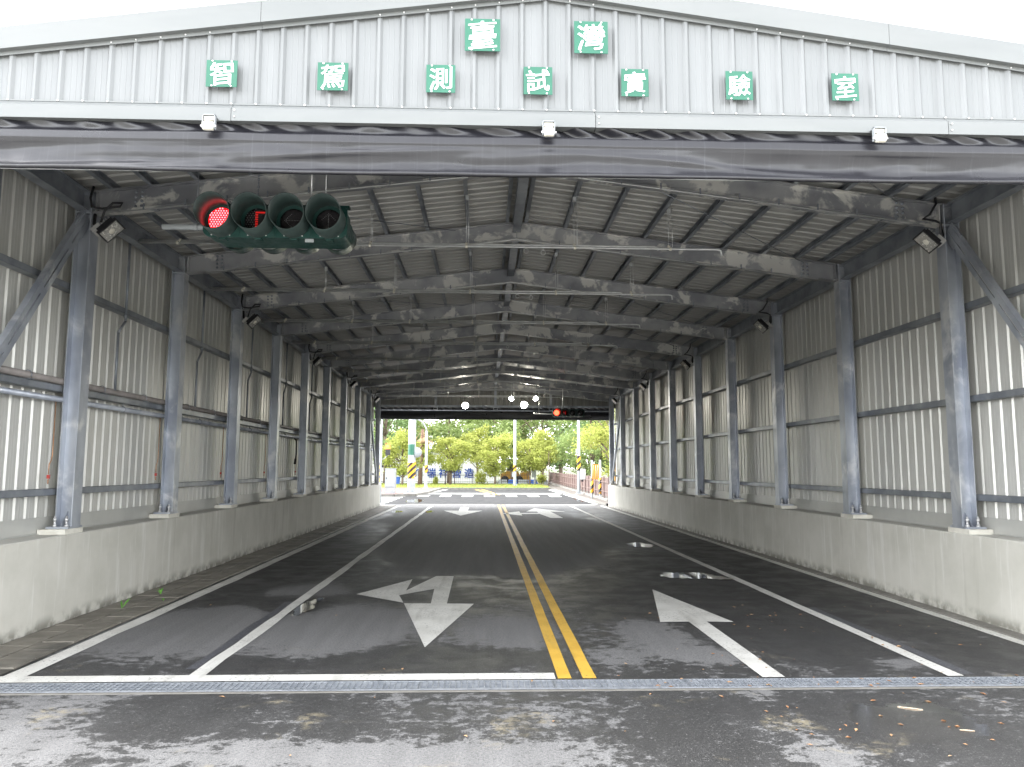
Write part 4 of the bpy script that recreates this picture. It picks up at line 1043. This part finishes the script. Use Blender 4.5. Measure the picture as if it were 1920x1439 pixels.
def board_fence():
    p0, p1 = Vector((5.66, 34.9, .1)), Vector((6.45, 76, .1)); L = (p1 - p0).length; d = (p1 - p0).normalized(); nrm = Vector((-d.y, d.x, 0))
    t = thing('board_fence', 'reddish brown board fence with posts along the right footway', 'fence', p0)
    n = 26; st = L / n
    MB().obox((p0 + p1) / 2 + Vector((0, 0, .05)), d, nrm, (0, 0, 1), L / 2, .09, .05).build('footing', KERB, t)
    for i in range(n + 1):
        c = p0 + d * st * i; MB().obox(c + Vector((0, 0, .60)) + nrm * .02, d, nrm, (0, 0, 1), .035, .03, .52).build('post', BFPOST, t)
        if i == n: continue
        cc = c + d * st / 2
        for z in (.42, .86): MB().obox(cc + Vector((0, 0, z)) + nrm * .035, d, nrm, (0, 0, 1), st / 2 - .036, .012, .018).build('rail', BFPOST, t)
        for q in range(8):
            MB().obox(c + d * (st * (q + .5) / 8) + Vector((0, 0, .64)) - nrm * .005, d, nrm, (0, 0, 1), st / 16 - .006, .012, .43).build('board', BFENCE, t) if q else MB().obox(c + d * (st * .0625 + .015) + Vector((0, 0, .64)) - nrm * .005, d, nrm, (0, 0, 1), st / 16 - .02, .012, .43).build('board', BFENCE, t)
board_fence()

def pole(name, label, cat, x, y, r0, r1, h, z=.1, haz=None, extra=None, base=True):
    t = thing(name, label, cat, (x, y, z))
    MB().lathe((x, y, z), (0, 0, 1), [(0, r0), (h, r1), (h, 0)], 14).build('pole', WHITEM, t)
    if base:
        MB().box((x - r0 * 2, y - r0 * 2, z - .02), (x + r0 * 2, y + r0 * 2, z + .03)).build('base_plate', JBOX, t)
        b = MB()
        for a in range(4): an_ = a * math.pi / 2 + .78; b.prism([(0, 0), (r0 * .9, 0), (0, .25)], 'Y', -.008, .008) if False else b.obox((x + math.cos(an_) * r0 * 1.3, y + math.sin(an_) * r0 * 1.3, z + .09), (math.cos(an_), math.sin(an_), 0), (-math.sin(an_), math.cos(an_), 0), (0, 0, 1), r0 * .35, .008, .07)
        tag(b.build('base_ribs', WHITEM, t), kind='stuff')
    if haz: MB().lathe((x, y, z + haz[0]), (0, 0, 1), [(0, r0 * 1.06), (haz[1] - haz[0], r0 * 1.06)], 14).build('hazard_sleeve', HAZ, t)
    if extra: extra(t, x, y, z)
    return t
def sp_extra(t, x, y, z):
    MB().lathe((x + .17, y + .1, z), (0, 0, 1), [(0, .075), (7, .075), (7, 0)], 10).build('conduit_pipe', WHITEM, t)
    MB().lathe((x + .17, y + .1, z + 1.0), (0, 0, 1), [(0, .10), (.8, .10)], 10).build('hazard_sleeve', HAZ, t)
    b = MB(); b.lathe((x, y, z + 2.2), (0, 0, 1), [(0, .192), (.62, .190)], 16); b.build('green_band', GREENS, t)
    b = MB(); b.lathe((x + .32, y - .05, z + 2.35), (0, -1, 0), [(0, .30), (.02, .30), (.02, 0)], 18); b.build('round_sign_back', WHITEM, t)
pole('signal_pole', 'thick white signal pole with hazard sleeve beside the cabinet', 'pole', -4.24, 45.0, .19, .16, 8, .13, (.85, 1.75), sp_extra)
def lp_extra(t, x, y, z):
    MB().tube([(x, y, z + 4.0), (x - .05, y, z + 4.3), (x - .3, y, z + 4.75), (x - .8, y, z + 5.0), (x - 2.2, y, z + 5.1)], .06, 8).build('arm', WHITEM, t)
    MB().obox((x - 2.5, y, z + 5.12), (1, 0, 0), (0, 1, 0), (0, 0, 1), .35, .12, .05).build('lamp_head', WHITEM, t)
pole('lamp_post', 'white curved-arm lamp post right of the palm trunk', 'lamp post', -4.15, 55.5, .11, .08, 4.1, .13, (1.1, 1.65), lp_extra)
pole('lamp_post', 'tall straight white post on the grass in the middle of the exit', 'pole', 2.52, 63.5, .13, .10, 9, .12, (1.2, 1.7), lambda t, x, y, z: MB().box((x - .22, y - .1, z + .75), (x - .04, y + .06, z + 1.15)).build('box', WHITEM, t))
pole('thin_post', 'slim white post with a white box in front of the young trees', 'post', 4.45, 68, .09, .06, 3.6, .15, None, lambda t, x, y, z: MB().box((x - .25, y - .22, z + .62), (x + .12, y - .09, z + 1.45)).build('sign_box', WHITEM, t), base=False)
def rp_extra(t, x, y, z):
    MB().box((x + .08, y - .22, z + .85), (x + .36, y - .02, z + 1.45)).build('control_box', JBOX, t); MB().box((x + .12, y - .2, z + .72), (x + .24, y - .08, z + .849)).build('cable_gland', BLACK, t)
    MB().box((x - .16, y - .1, z + 2.35), (x - .06, y + .06, z + 2.6)).build('camera_unit', WHITEM, t)
pole('signal_pole', 'white pole with hazard sleeve and grey control box by the board fence', 'pole', 5.46, 44.5, .10, .07, 5.5, .1, (1.35, 2.2), rp_extra)
pole('signal_pole', 'grey pole with hazard sleeve just outside the right wall end', 'pole', 5.62, 33.6, .09, .09, 6, .1, (.9, 1.55))
def ped_extra(t, x, y, z):
    MB().box((x + .28, y - .14, z + 2.55), (x + .58, y + .06, z + 2.87)).build('signal_head', ORANGE, t); MB().box((x + .30, y - .13, z + 2.20), (x + .57, y + .06, z + 2.545)).build('lower_head', BLACK, t)
    b = MB(); b.lathe((x + .43, y - .145, z + 2.71), (0, -1, 0), [(0, .10), (.01, .08), (.012, 0)], 14); b.build('red_lens', AMBER, t)
    MB().tube([(x, y, z + 1.95), (x + .2, y, z + 1.97), (x + .42, y, z + 2.2)], .03, 6).build('bracket', WHITEM, t)
pole('pedestrian_signal', 'pedestrian signal post glowing orange left of the white cabinet', 'traffic light', -6.15, 46.0, .085, .07, 4.0, .13, (.6, 1.75), ped_extra)
pole('thin_post', 'thin dark grey post close to the left end of the exit', 'post', -4.72, 35.6, .035, .035, 5.5, 0, None, None, base=False)
# white cabinet
t = thing('control_cabinet', 'white roadside control cabinet on the red paving', 'cabinet', (-5.35, 44.6, .13))
MB().box((-5.62, 44.3, .13), (-5.08, 44.8, .48)).build('plinth', WHITEM, t)
MB().box((-5.64, 44.28, .495), (-5.06, 44.82, 1.53)).build('body', WHITEM, t); MB().box((-5.60, 44.265, .53), (-5.13, 44.279, 1.49)).build('door', WHITEM, t)
MB().box((-5.66, 44.25, 1.531), (-5.04, 44.84, 1.56)).build('roof', WHITEM, t); MB().box((-5.57, 44.25, .95), (-5.53, 44.264, 1.05)).build('handle', BLACK, t)
MB().box((-5.63, 44.31, .482), (-5.07, 44.79, .494)).build('shadow_gap', BLACK, t)
# chevron board on two hazard posts
for x, y, lab in ((5.40, 38.6, 'left striped hazard post holding up the orange chevron board'), (5.66, 37.6, 'right striped hazard post holding up the orange chevron board')):
    pole('hazard_post', lab, 'post', x, y, .05, .05, 1.9, .1, None, lambda t, x, y, z: (MB().lathe((x, y, z + .28), (0, 0, 1), [(0, .082), (.75, .082), (.75, 0)], 12).build('hazard_sleeve', HAZ, t), MB().lathe((x, y, z + .27), (0, 0, 1), [(0, 0), (0, .08)], 12).build('sleeve_bottom', ORANGE, t)), base=False)
t = thing('chevron_board', 'orange striped chevron board between two hazard posts', 'sign', (5.52, 38.0, 1.1))
MB().obox((5.52, 37.85, 1.42), Vector((.26, -1.0, 0)).normalized() * 0 + Vector((1, -.25, 0)).normalized(), Vector((.25, 1, 0)).normalized(), (0, 0, 1), .23, .012, .36).build('board', ORANGE, t)
b = MB()
for i, dx in enumerate((-.16, -.06, .05, .15)):
    ax = Vector((1, -.25, 0)).normalized(); p = Vector((5.52, 37.83, 1.42)) + ax * dx
    b.tube([p + Vector((0, -.01, -.33)), p + ax * (.03 if i % 2 else -.03) + Vector((0, -.01, 0)), p + Vector((0, -.01, .33))], .009, 5)
b.build('stripes', CREAM, t)

# far white building with blue characters
t = thing('white_building', 'long white building behind the iron fence with blue characters', 'building', (-4, 86, 0))
MB().box((-30, 86, -.1), (1.2, 100, 3.4)).build('wall', BWALL, t)
MB().box((-30.3, 85.7, 3.4), (1.5, 100.3, 3.7)).build('roof_slab', KERB, t)
for i, (ch, px) in enumerate((('瑞', -5.9), ('祥', -4.5), ('營', -3.08), ('造', -1.66))):
    gm = text_mesh(ch, 1.05, BLUET, 0, .02, 0, .02, 4); obj('letter', gm, t, Vector((px, 85.95, 1.02)) - Vector((-4, 86, 0)))
gm = text_mesh('∩', .8, BLUET, 0, .02, 0, .02, 4); obj('emblem', gm, t, Vector((-7.3, 85.95, 1.0)) - Vector((-4, 86, 0)))
for i in range(5): MB().box((-28 + i * 4, 85.97, 1.6), (-26.4 + i * 4, 86.0 - .002, 2.6)).build('window', LENSD, t)
# yellow machine and blue barrier seen through the fence
t = thing('wheel_loader', 'yellow machine parked behind the fence beside the tall post', 'machine', (3.0, 76, 0))
MB().prism([(1.6, .5), (3.3, .5), (3.5, .9), (3.3, 1.25), (2.2, 1.3), (1.6, 1.0)], 'Y', 75.4, 76.6).build('body', MYEL, t)
MB().prism([(2.2, 1.31), (3.0, 1.31), (2.9, 2.0), (2.3, 2.0)], 'Y', 75.5, 76.5).build('cab', LENSD, t)
MB().prism([(3.55, .5), (4.5, .45), (4.6, 1.2), (4.1, 1.35), (3.55, 1.1)], 'Y', 75.4, 76.6).build('bucket', MYEL, t)
for x in (2.0, 3.4):
    for y in (75.3, 76.5): MB().lathe((x, y, .42), (0, 1, 0), [(0, 0), (0, .42), (.25, .42), (.25, 0)], 16).build('wheel', TYRE, t)
t = thing('blue_barrier', 'low blue barrier behind the iron fence, left of the board fence', 'barrier', (3, 73, 0))
for i in range(5): MB().prism([(1.3 + i * .95, .05), (2.2 + i * .95, .05), (2.15 + i * .95, .5), (1.35 + i * .95, .5)], 'Y', 72.9, 73.2).build('barrier_block', BLUEB if i % 2 else WHITEM, t)
t = thing('blue_bin', 'small blue bin standing behind the cabinet by the fence', 'bin', (-7.6, 67.5, .2))
MB().prism([(-7.85, .18), (-7.35, .18), (-7.28, .75), (-7.92, .75)], 'Y', 67.3, 67.7).build('body', BLUEB, t); MB().box((-7.95, 67.27, .751), (-7.25, 67.73, .80)).build('lid', BLUEB, t)

# trees
def leaf_cloud(clumps, n, size, flat_=.55):
    cl = np.array(clumps, float); w = cl[:, 3] * cl[:, 4] * cl[:, 5]; w = w ** .8; w /= w.sum()
    idx = rng.choice(len(cl), n, p=w)
    d = rng.normal(size=(n, 3)); d /= np.linalg.norm(d, axis=1)[:, None]; r = np.abs(rng.normal(.75, .38, n))
    c = cl[idx, :3] + d * r[:, None] * cl[idx, 3:6]
    a = rng.normal(size=(n, 3)); a[:, 2] *= flat_; a /= np.linalg.norm(a, axis=1)[:, None]
    b = np.cross(a, rng.normal(size=(n, 3))); b /= np.linalg.norm(b, axis=1)[:, None]
    s = size * rng.uniform(.6, 1.3, n)[:, None]
    V = np.stack([c - a * s, c + b * s * .5, c + a * s, c - b * s * .5], 1).reshape(-1, 3)
    me = bpy.data.meshes.new('crown'); me.from_pydata(V.tolist(), [], np.arange(4 * n).reshape(-1, 4).tolist())
    return me
def tree(x, y, h, z0, rx, rz, label, mat, nleaf=4200, trunk=.09, size=.13, nclump=60, lean=0, group=None, tmat=None, name='tree'):
    """h: top of crown, z0: bottom of crown"""
    t = thing(name, label, 'tree', (x, y, .1), group)
    zc = (h + z0) / 2; cl = []
    tb = MB(); tx = x + lean
    tb.tube([(x, y, .05), (x + lean * .3 + .04, y, z0 * .6 + .1), (x + lean * .7, y + .05, zc), (tx, y, h * .85)], [trunk, trunk * .8, trunk * .55, trunk * .2], 8)
    for i in range(nclump):
        an_ = random.uniform(0, 6.28); q = random.uniform(-1, 1); rr = math.sqrt(max(0, 1 - abs(q) ** 2.2)) * random.uniform(.35, .95)
        p = (tx + math.cos(an_) * rr * rx, y + math.sin(an_) * rr * rx, zc + q * (h - z0) / 2 * .86)
        if i % 5 == 0: p = (tx + (p[0] - tx) * 1.3, y + (p[1] - y) * 1.3, p[2] + random.uniform(-.1, .25) * (h - z0))
        s = random.uniform(.09, .26) * rx + .10
        cl.append((*p, s * random.uniform(.9, 1.4), s * random.uniform(.9, 1.4), s * random.uniform(.5, .85)))
        if i % 4 == 0:
            st = Vector((x + lean * .6, y, max(z0 * .8, p[2] - (h - z0) * .35)))
            tb.tube([st, (st + Vector(p)) / 2 + Vector((0, 0, .1)), p], [trunk * .38, trunk * .25, trunk * .08], 5)
    tb.build('trunk', tmat or BARK, t, fix=False)
    me = leaf_cloud(cl, nleaf, size); me.materials.append(mat); me.update()
    o = obj('crown', me, t); o.location = -Vector((x, y, .1))
    return t
tree(-2.9, 66.3, 4.2, 1.25, 1.85, 1.4, 'small yellow-green staked tree in the middle of the far grass', LEAF_Y, 6500, .13, .10)
tree(.9, 66.8, 4.3, .95, 2.1, 1.4, 'yellow-green tree right of the staked one, left of the tall post', LEAF_Y, 7000, .10, .10)
tree(-6.7, 63.5, 4.3, .9, 1.8, 1.5, 'yellow-green tree behind the white control cabinet', LEAF_Y, 6500, .10, .10)
tree(3.9, 66.5, 4.4, 1.2, 1.6, 1.5, 'yellow-green tree between the tall post and the slim post', LEAF_Y, 6000, .09, .10)
tree(5.35, 64.0, 3.6, 1.7, .8, .8, 'thin young tree with few leaves on the grass corner', LEAF_Y, 420, .05, nclump=12)
tree(-9.2, 72, 9.0, 1.8, 3.3, 3, 'tall dark green tree at the left edge of the exit', LEAF_D, 9000, .2, .14, 70)
tree(-3.6, 78, 9.5, 3.6, 3.2, 3, 'tall loose tree rising behind the small staked tree', LEAF_G, 6000, .16, .15, 45)
tree(1.9, 79, 10, 3.2, 3.6, 3, 'tall layered tree with a bare trunk behind the iron fence', LEAF_G, 7500, .22, .15, 50)
tree(6.0, 80, 9.5, 1.6, 3.2, 3, 'tall green tree behind the slim post', LEAF_G, 8000, .18, .15, 60)
tree(8.9, 64, 7.6, .9, 3.1, 3, 'broad bushy green tree behind the board fence', LEAF_G, 12000, .2, .12, 80)
tree(8.6, 50, 6.6, .8, 2.6, 3, 'broad yellow-green tree behind the board fence near the right wall', LEAF_Y, 12000, .2, .10, 80)
tree(-5.6, 75, 5.6, 1.9, 1.9, 2, 'pale green tree before the white building, behind the palm', LEAF_G, 5000, .12, .12, 50)
tree(-.7, 75, 5.4, 1.9, 1.8, 2, 'pale green tree behind the iron fence, right of the staked tree', LEAF_Y, 5000, .12, .12, 50)
tree(2.6, 74, 5.0, 1.5, 1.7, 2, 'pale green tree behind the tall straight post', LEAF_G, 4500, .12, .12, 50)
tree(5.4, 73, 5.2, 1.3, 1.7, 2, 'pale green tree behind the far end of the board fence', LEAF_Y, 5000, .12, .12, 50)
tree(12.5, 76, 10, 1.2, 4.2, 3, 'large dark tree far behind the board fence', LEAF_D, 9000, .25, .17, 70)
tree(-14.5, 66, 8.0, 1.4, 3.6, 3, 'large green tree beyond the left wall end', LEAF_G, 6000, .25, .17, 40)
tree(-13, 83, 10.0, 2.8, 3.6, 3, 'green tree standing before the white building on the far left', LEAF_D, 6000, .2, .18, 50)
tree(9.5, 96, 12.0, 1.5, 6.0, 3, 'wide dark tree at the very back on the right', LEAF_D, 9000, .3, .24, 70)
tree(-1, 106, 12.0, 4.0, 6.0, 3, 'wide hazy green tree rising behind the white building', LEAF_G, 8000, .3, .24, 60)
tree(-12, 106, 13.0, 4.0, 6.0, 3, 'wide green tree rising behind the white building at left', LEAF_G, 8000, .3, .24, 60)
def shrub(x, y, h, r, label):
    t = thing('shrub', label, 'shrub', (x, y, .1)); cl = [(x + random.uniform(-r, r) * .6, y + random.uniform(-r, r) * .5, .2 + random.uniform(.1, .8) * h, r * .5, r * .5, h * .3) for _ in range(9)]
    b = MB()
    for c in cl[:5]: b.tube([(x, y, .1), ((x + c[0]) / 2, y, c[2] * .6), c[:3]], [.02, .014, .006], 5)
    b.build('stem', BARK, t, fix=False)
    me = leaf_cloud(cl, 900, .08); me.materials.append(LEAF_Y); o = obj('foliage', me, t); o.location = -Vector((x, y, .1))
shrub(-.35, 67.8, .95, .7, 'green shrub at the end of the iron fence')
shrub(-4.2, 68.0, .6, .3, 'little bright green shrub left of the staked tree trunk')
shrub(5.3, 70, .8, .5, 'green shrub at the foot of the board fence far end')
# stakes round the middle tree
t = thing('tree_stakes', 'dark wooden stakes and crossbar holding the small middle tree', 'stakes', (-2.9, 66.2, .1))
for dx in (-.35, .35): MB().tube([(-2.9 + dx * 1.2, 66.1, .1), (-2.9 + dx, 66.1, 1.35)], .04, 6).build('stake', IRON, t)
MB().box((-3.35, 66.05, 1.22), (-2.45, 66.1, 1.32)).build('crossbar', IRON, t)
def palm(x, y, h, label):
    t = thing('palm_tree', label, 'palm', (x, y, .1))
    MB().tube([(x - .1, y, .1), (x, y, h * .5), (x + .08, y, h)], [.20, .13, .12], 10).build('trunk', PALMT, t)
    for kind, n, mt in (('green', 26, LEAF_P), ('dry', 22, DRYFR)):
        b = MB()
        for i in range(n):
            a = random.uniform(0, 6.28); el = random.uniform(-.1, 1.1) if kind == 'green' else random.uniform(-1.5, -.9); L = random.uniform(1.0, 1.8) if kind == 'green' else random.uniform(.7, 1.2)
            p0 = Vector((x + .08, y, h)); d = Vector((math.cos(a) * math.cos(el), math.sin(a) * math.cos(el), math.sin(el))); tip = p0 + d * L
            sd_ = d.cross(Vector((0, 0, 1))).normalized()
            for q in range(9):
                an_ = (q - 4) * .19; e = tip + (d * math.cos(an_) + sd_ * math.sin(an_)) * .55 - Vector((0, 0, .22 if kind == 'green' else .05)); m_ = (tip + e) / 2
                b.add([tip, m_ + sd_ * .035, e, m_ - sd_ * .035], [(0, 1, 2, 3)])
            b.tube([p0, tip], .012, 4, False)
        b.build('green_fronds' if kind == 'green' else 'dry_fronds', mt, t, fix=False)
palm(-5.35, 66, 4.9, 'palm with hanging dry fronds left of the curved lamp post')
palm(4.3, 86, 6.2, 'palm with dry fronds behind the tall straight post')

# ------------------------------------------------------------------ small things on the ground
b = MB(); leaves = []
def leafbit(x, y, s, a):
    d = Vector((math.cos(a), math.sin(a), 0)); p = Vector((-d.y, d.x, 0)); c = Vector((x, y, .006)); h = random.uniform(.15, .5) * s
    b.add([c - d * s, c - d * s * .2 + p * s * .42 + Vector((0, 0, h)), c + d * s + Vector((0, 0, h * .7)), c - d * s * .1 - p * s * .42 + Vector((0, 0, h * .8)), c + Vector((0, 0, h * .1))],
          [(0, 4, 1), (1, 4, 2), (2, 4, 3), (3, 4, 0)])
for i in range(150):
    u = random.random()
    if u < .55: x, y = random.uniform(1.4, 4.6), random.uniform(4.2, 9.5)
    elif u < .75: x, y = random.uniform(1.2, 4.6), random.uniform(5.78, 6.05)
    elif u < .9: x, y = random.uniform(-3, 2), random.uniform(3.9, 6.8)
    else: x, y = random.uniform(-4, 4.8), random.uniform(7, 16)
    leafbit(x, y, random.uniform(.008, .026), random.uniform(0, 6.28))
for x, y in ((2.93, 4.99), (2.58, 5.1), (2.44, 6.84), (2.35, 4.95), (2.62, 4.93), (2.95, 4.88), (2.7, 5.43), (.45, 5.05), (-.1, 4.8), (1.9, 4.6)): leafbit(x, y, .022, random.uniform(0, 6.28))
tag(b.build('leaf_litter', LEAFB), 'scattered small brown leaves on the wet asphalt', 'leaves', kind='stuff')
for x, y, L, a, lab in ((2.86, 5.24, .075, -.5, 'curved pale twig on the wet asphalt at lower right'), (2.97, 4.80, .04, -.3, 'short twig below the curved one at lower right')):
    pts = [(x + math.cos(a) * L * q, y + math.sin(a) * L * q + .012 * q * q, .008 + .004 * (1 - q * q)) for q in (-1, -.5, 0, .5, 1)]
    tag(MB().tube(pts, .0045, 6).build('twig', TWIG), lab, 'twig')
for x, y, h, n_, lab in ((-4.05, 8.99, .14, 5, 'thin green weed growing between the pavers, nearest the entrance'), (-4.02, 9.96, .09, 6, 'small green weed on the pavers further from the entrance'), (-3.80, 9.5, .035, 5, 'tiny green weed by the white edge line')):
    t = thing('weed', lab, 'weed', (x, y, .02), 'weeds in the paver joints')
    m_ = MB()
    for i in range(n_):
        a = random.uniform(0, 6.28); d = Vector((math.cos(a), math.sin(a), 0)); p = Vector((-d.y, d.x, 0)); c = Vector((x, y, .02)); L = h * random.uniform(.5, 1)
        m_.add([c - p * .002, c + p * .002, c + d * L * .35 + Vector((0, 0, L * .6)) + p * .007, c + d * L * .8 + Vector((0, 0, L)), c + d * L * .35 + Vector((0, 0, L * .6)) - p * .007], [(0, 1, 2, 3, 4)])
    m_.build('blades', WEEDM, t, fix=False)
    MB().tube([(x, y, .015), (x + .006, y, .02 + h * .4)], .0018, 5).build('stem', WEEDM, t)
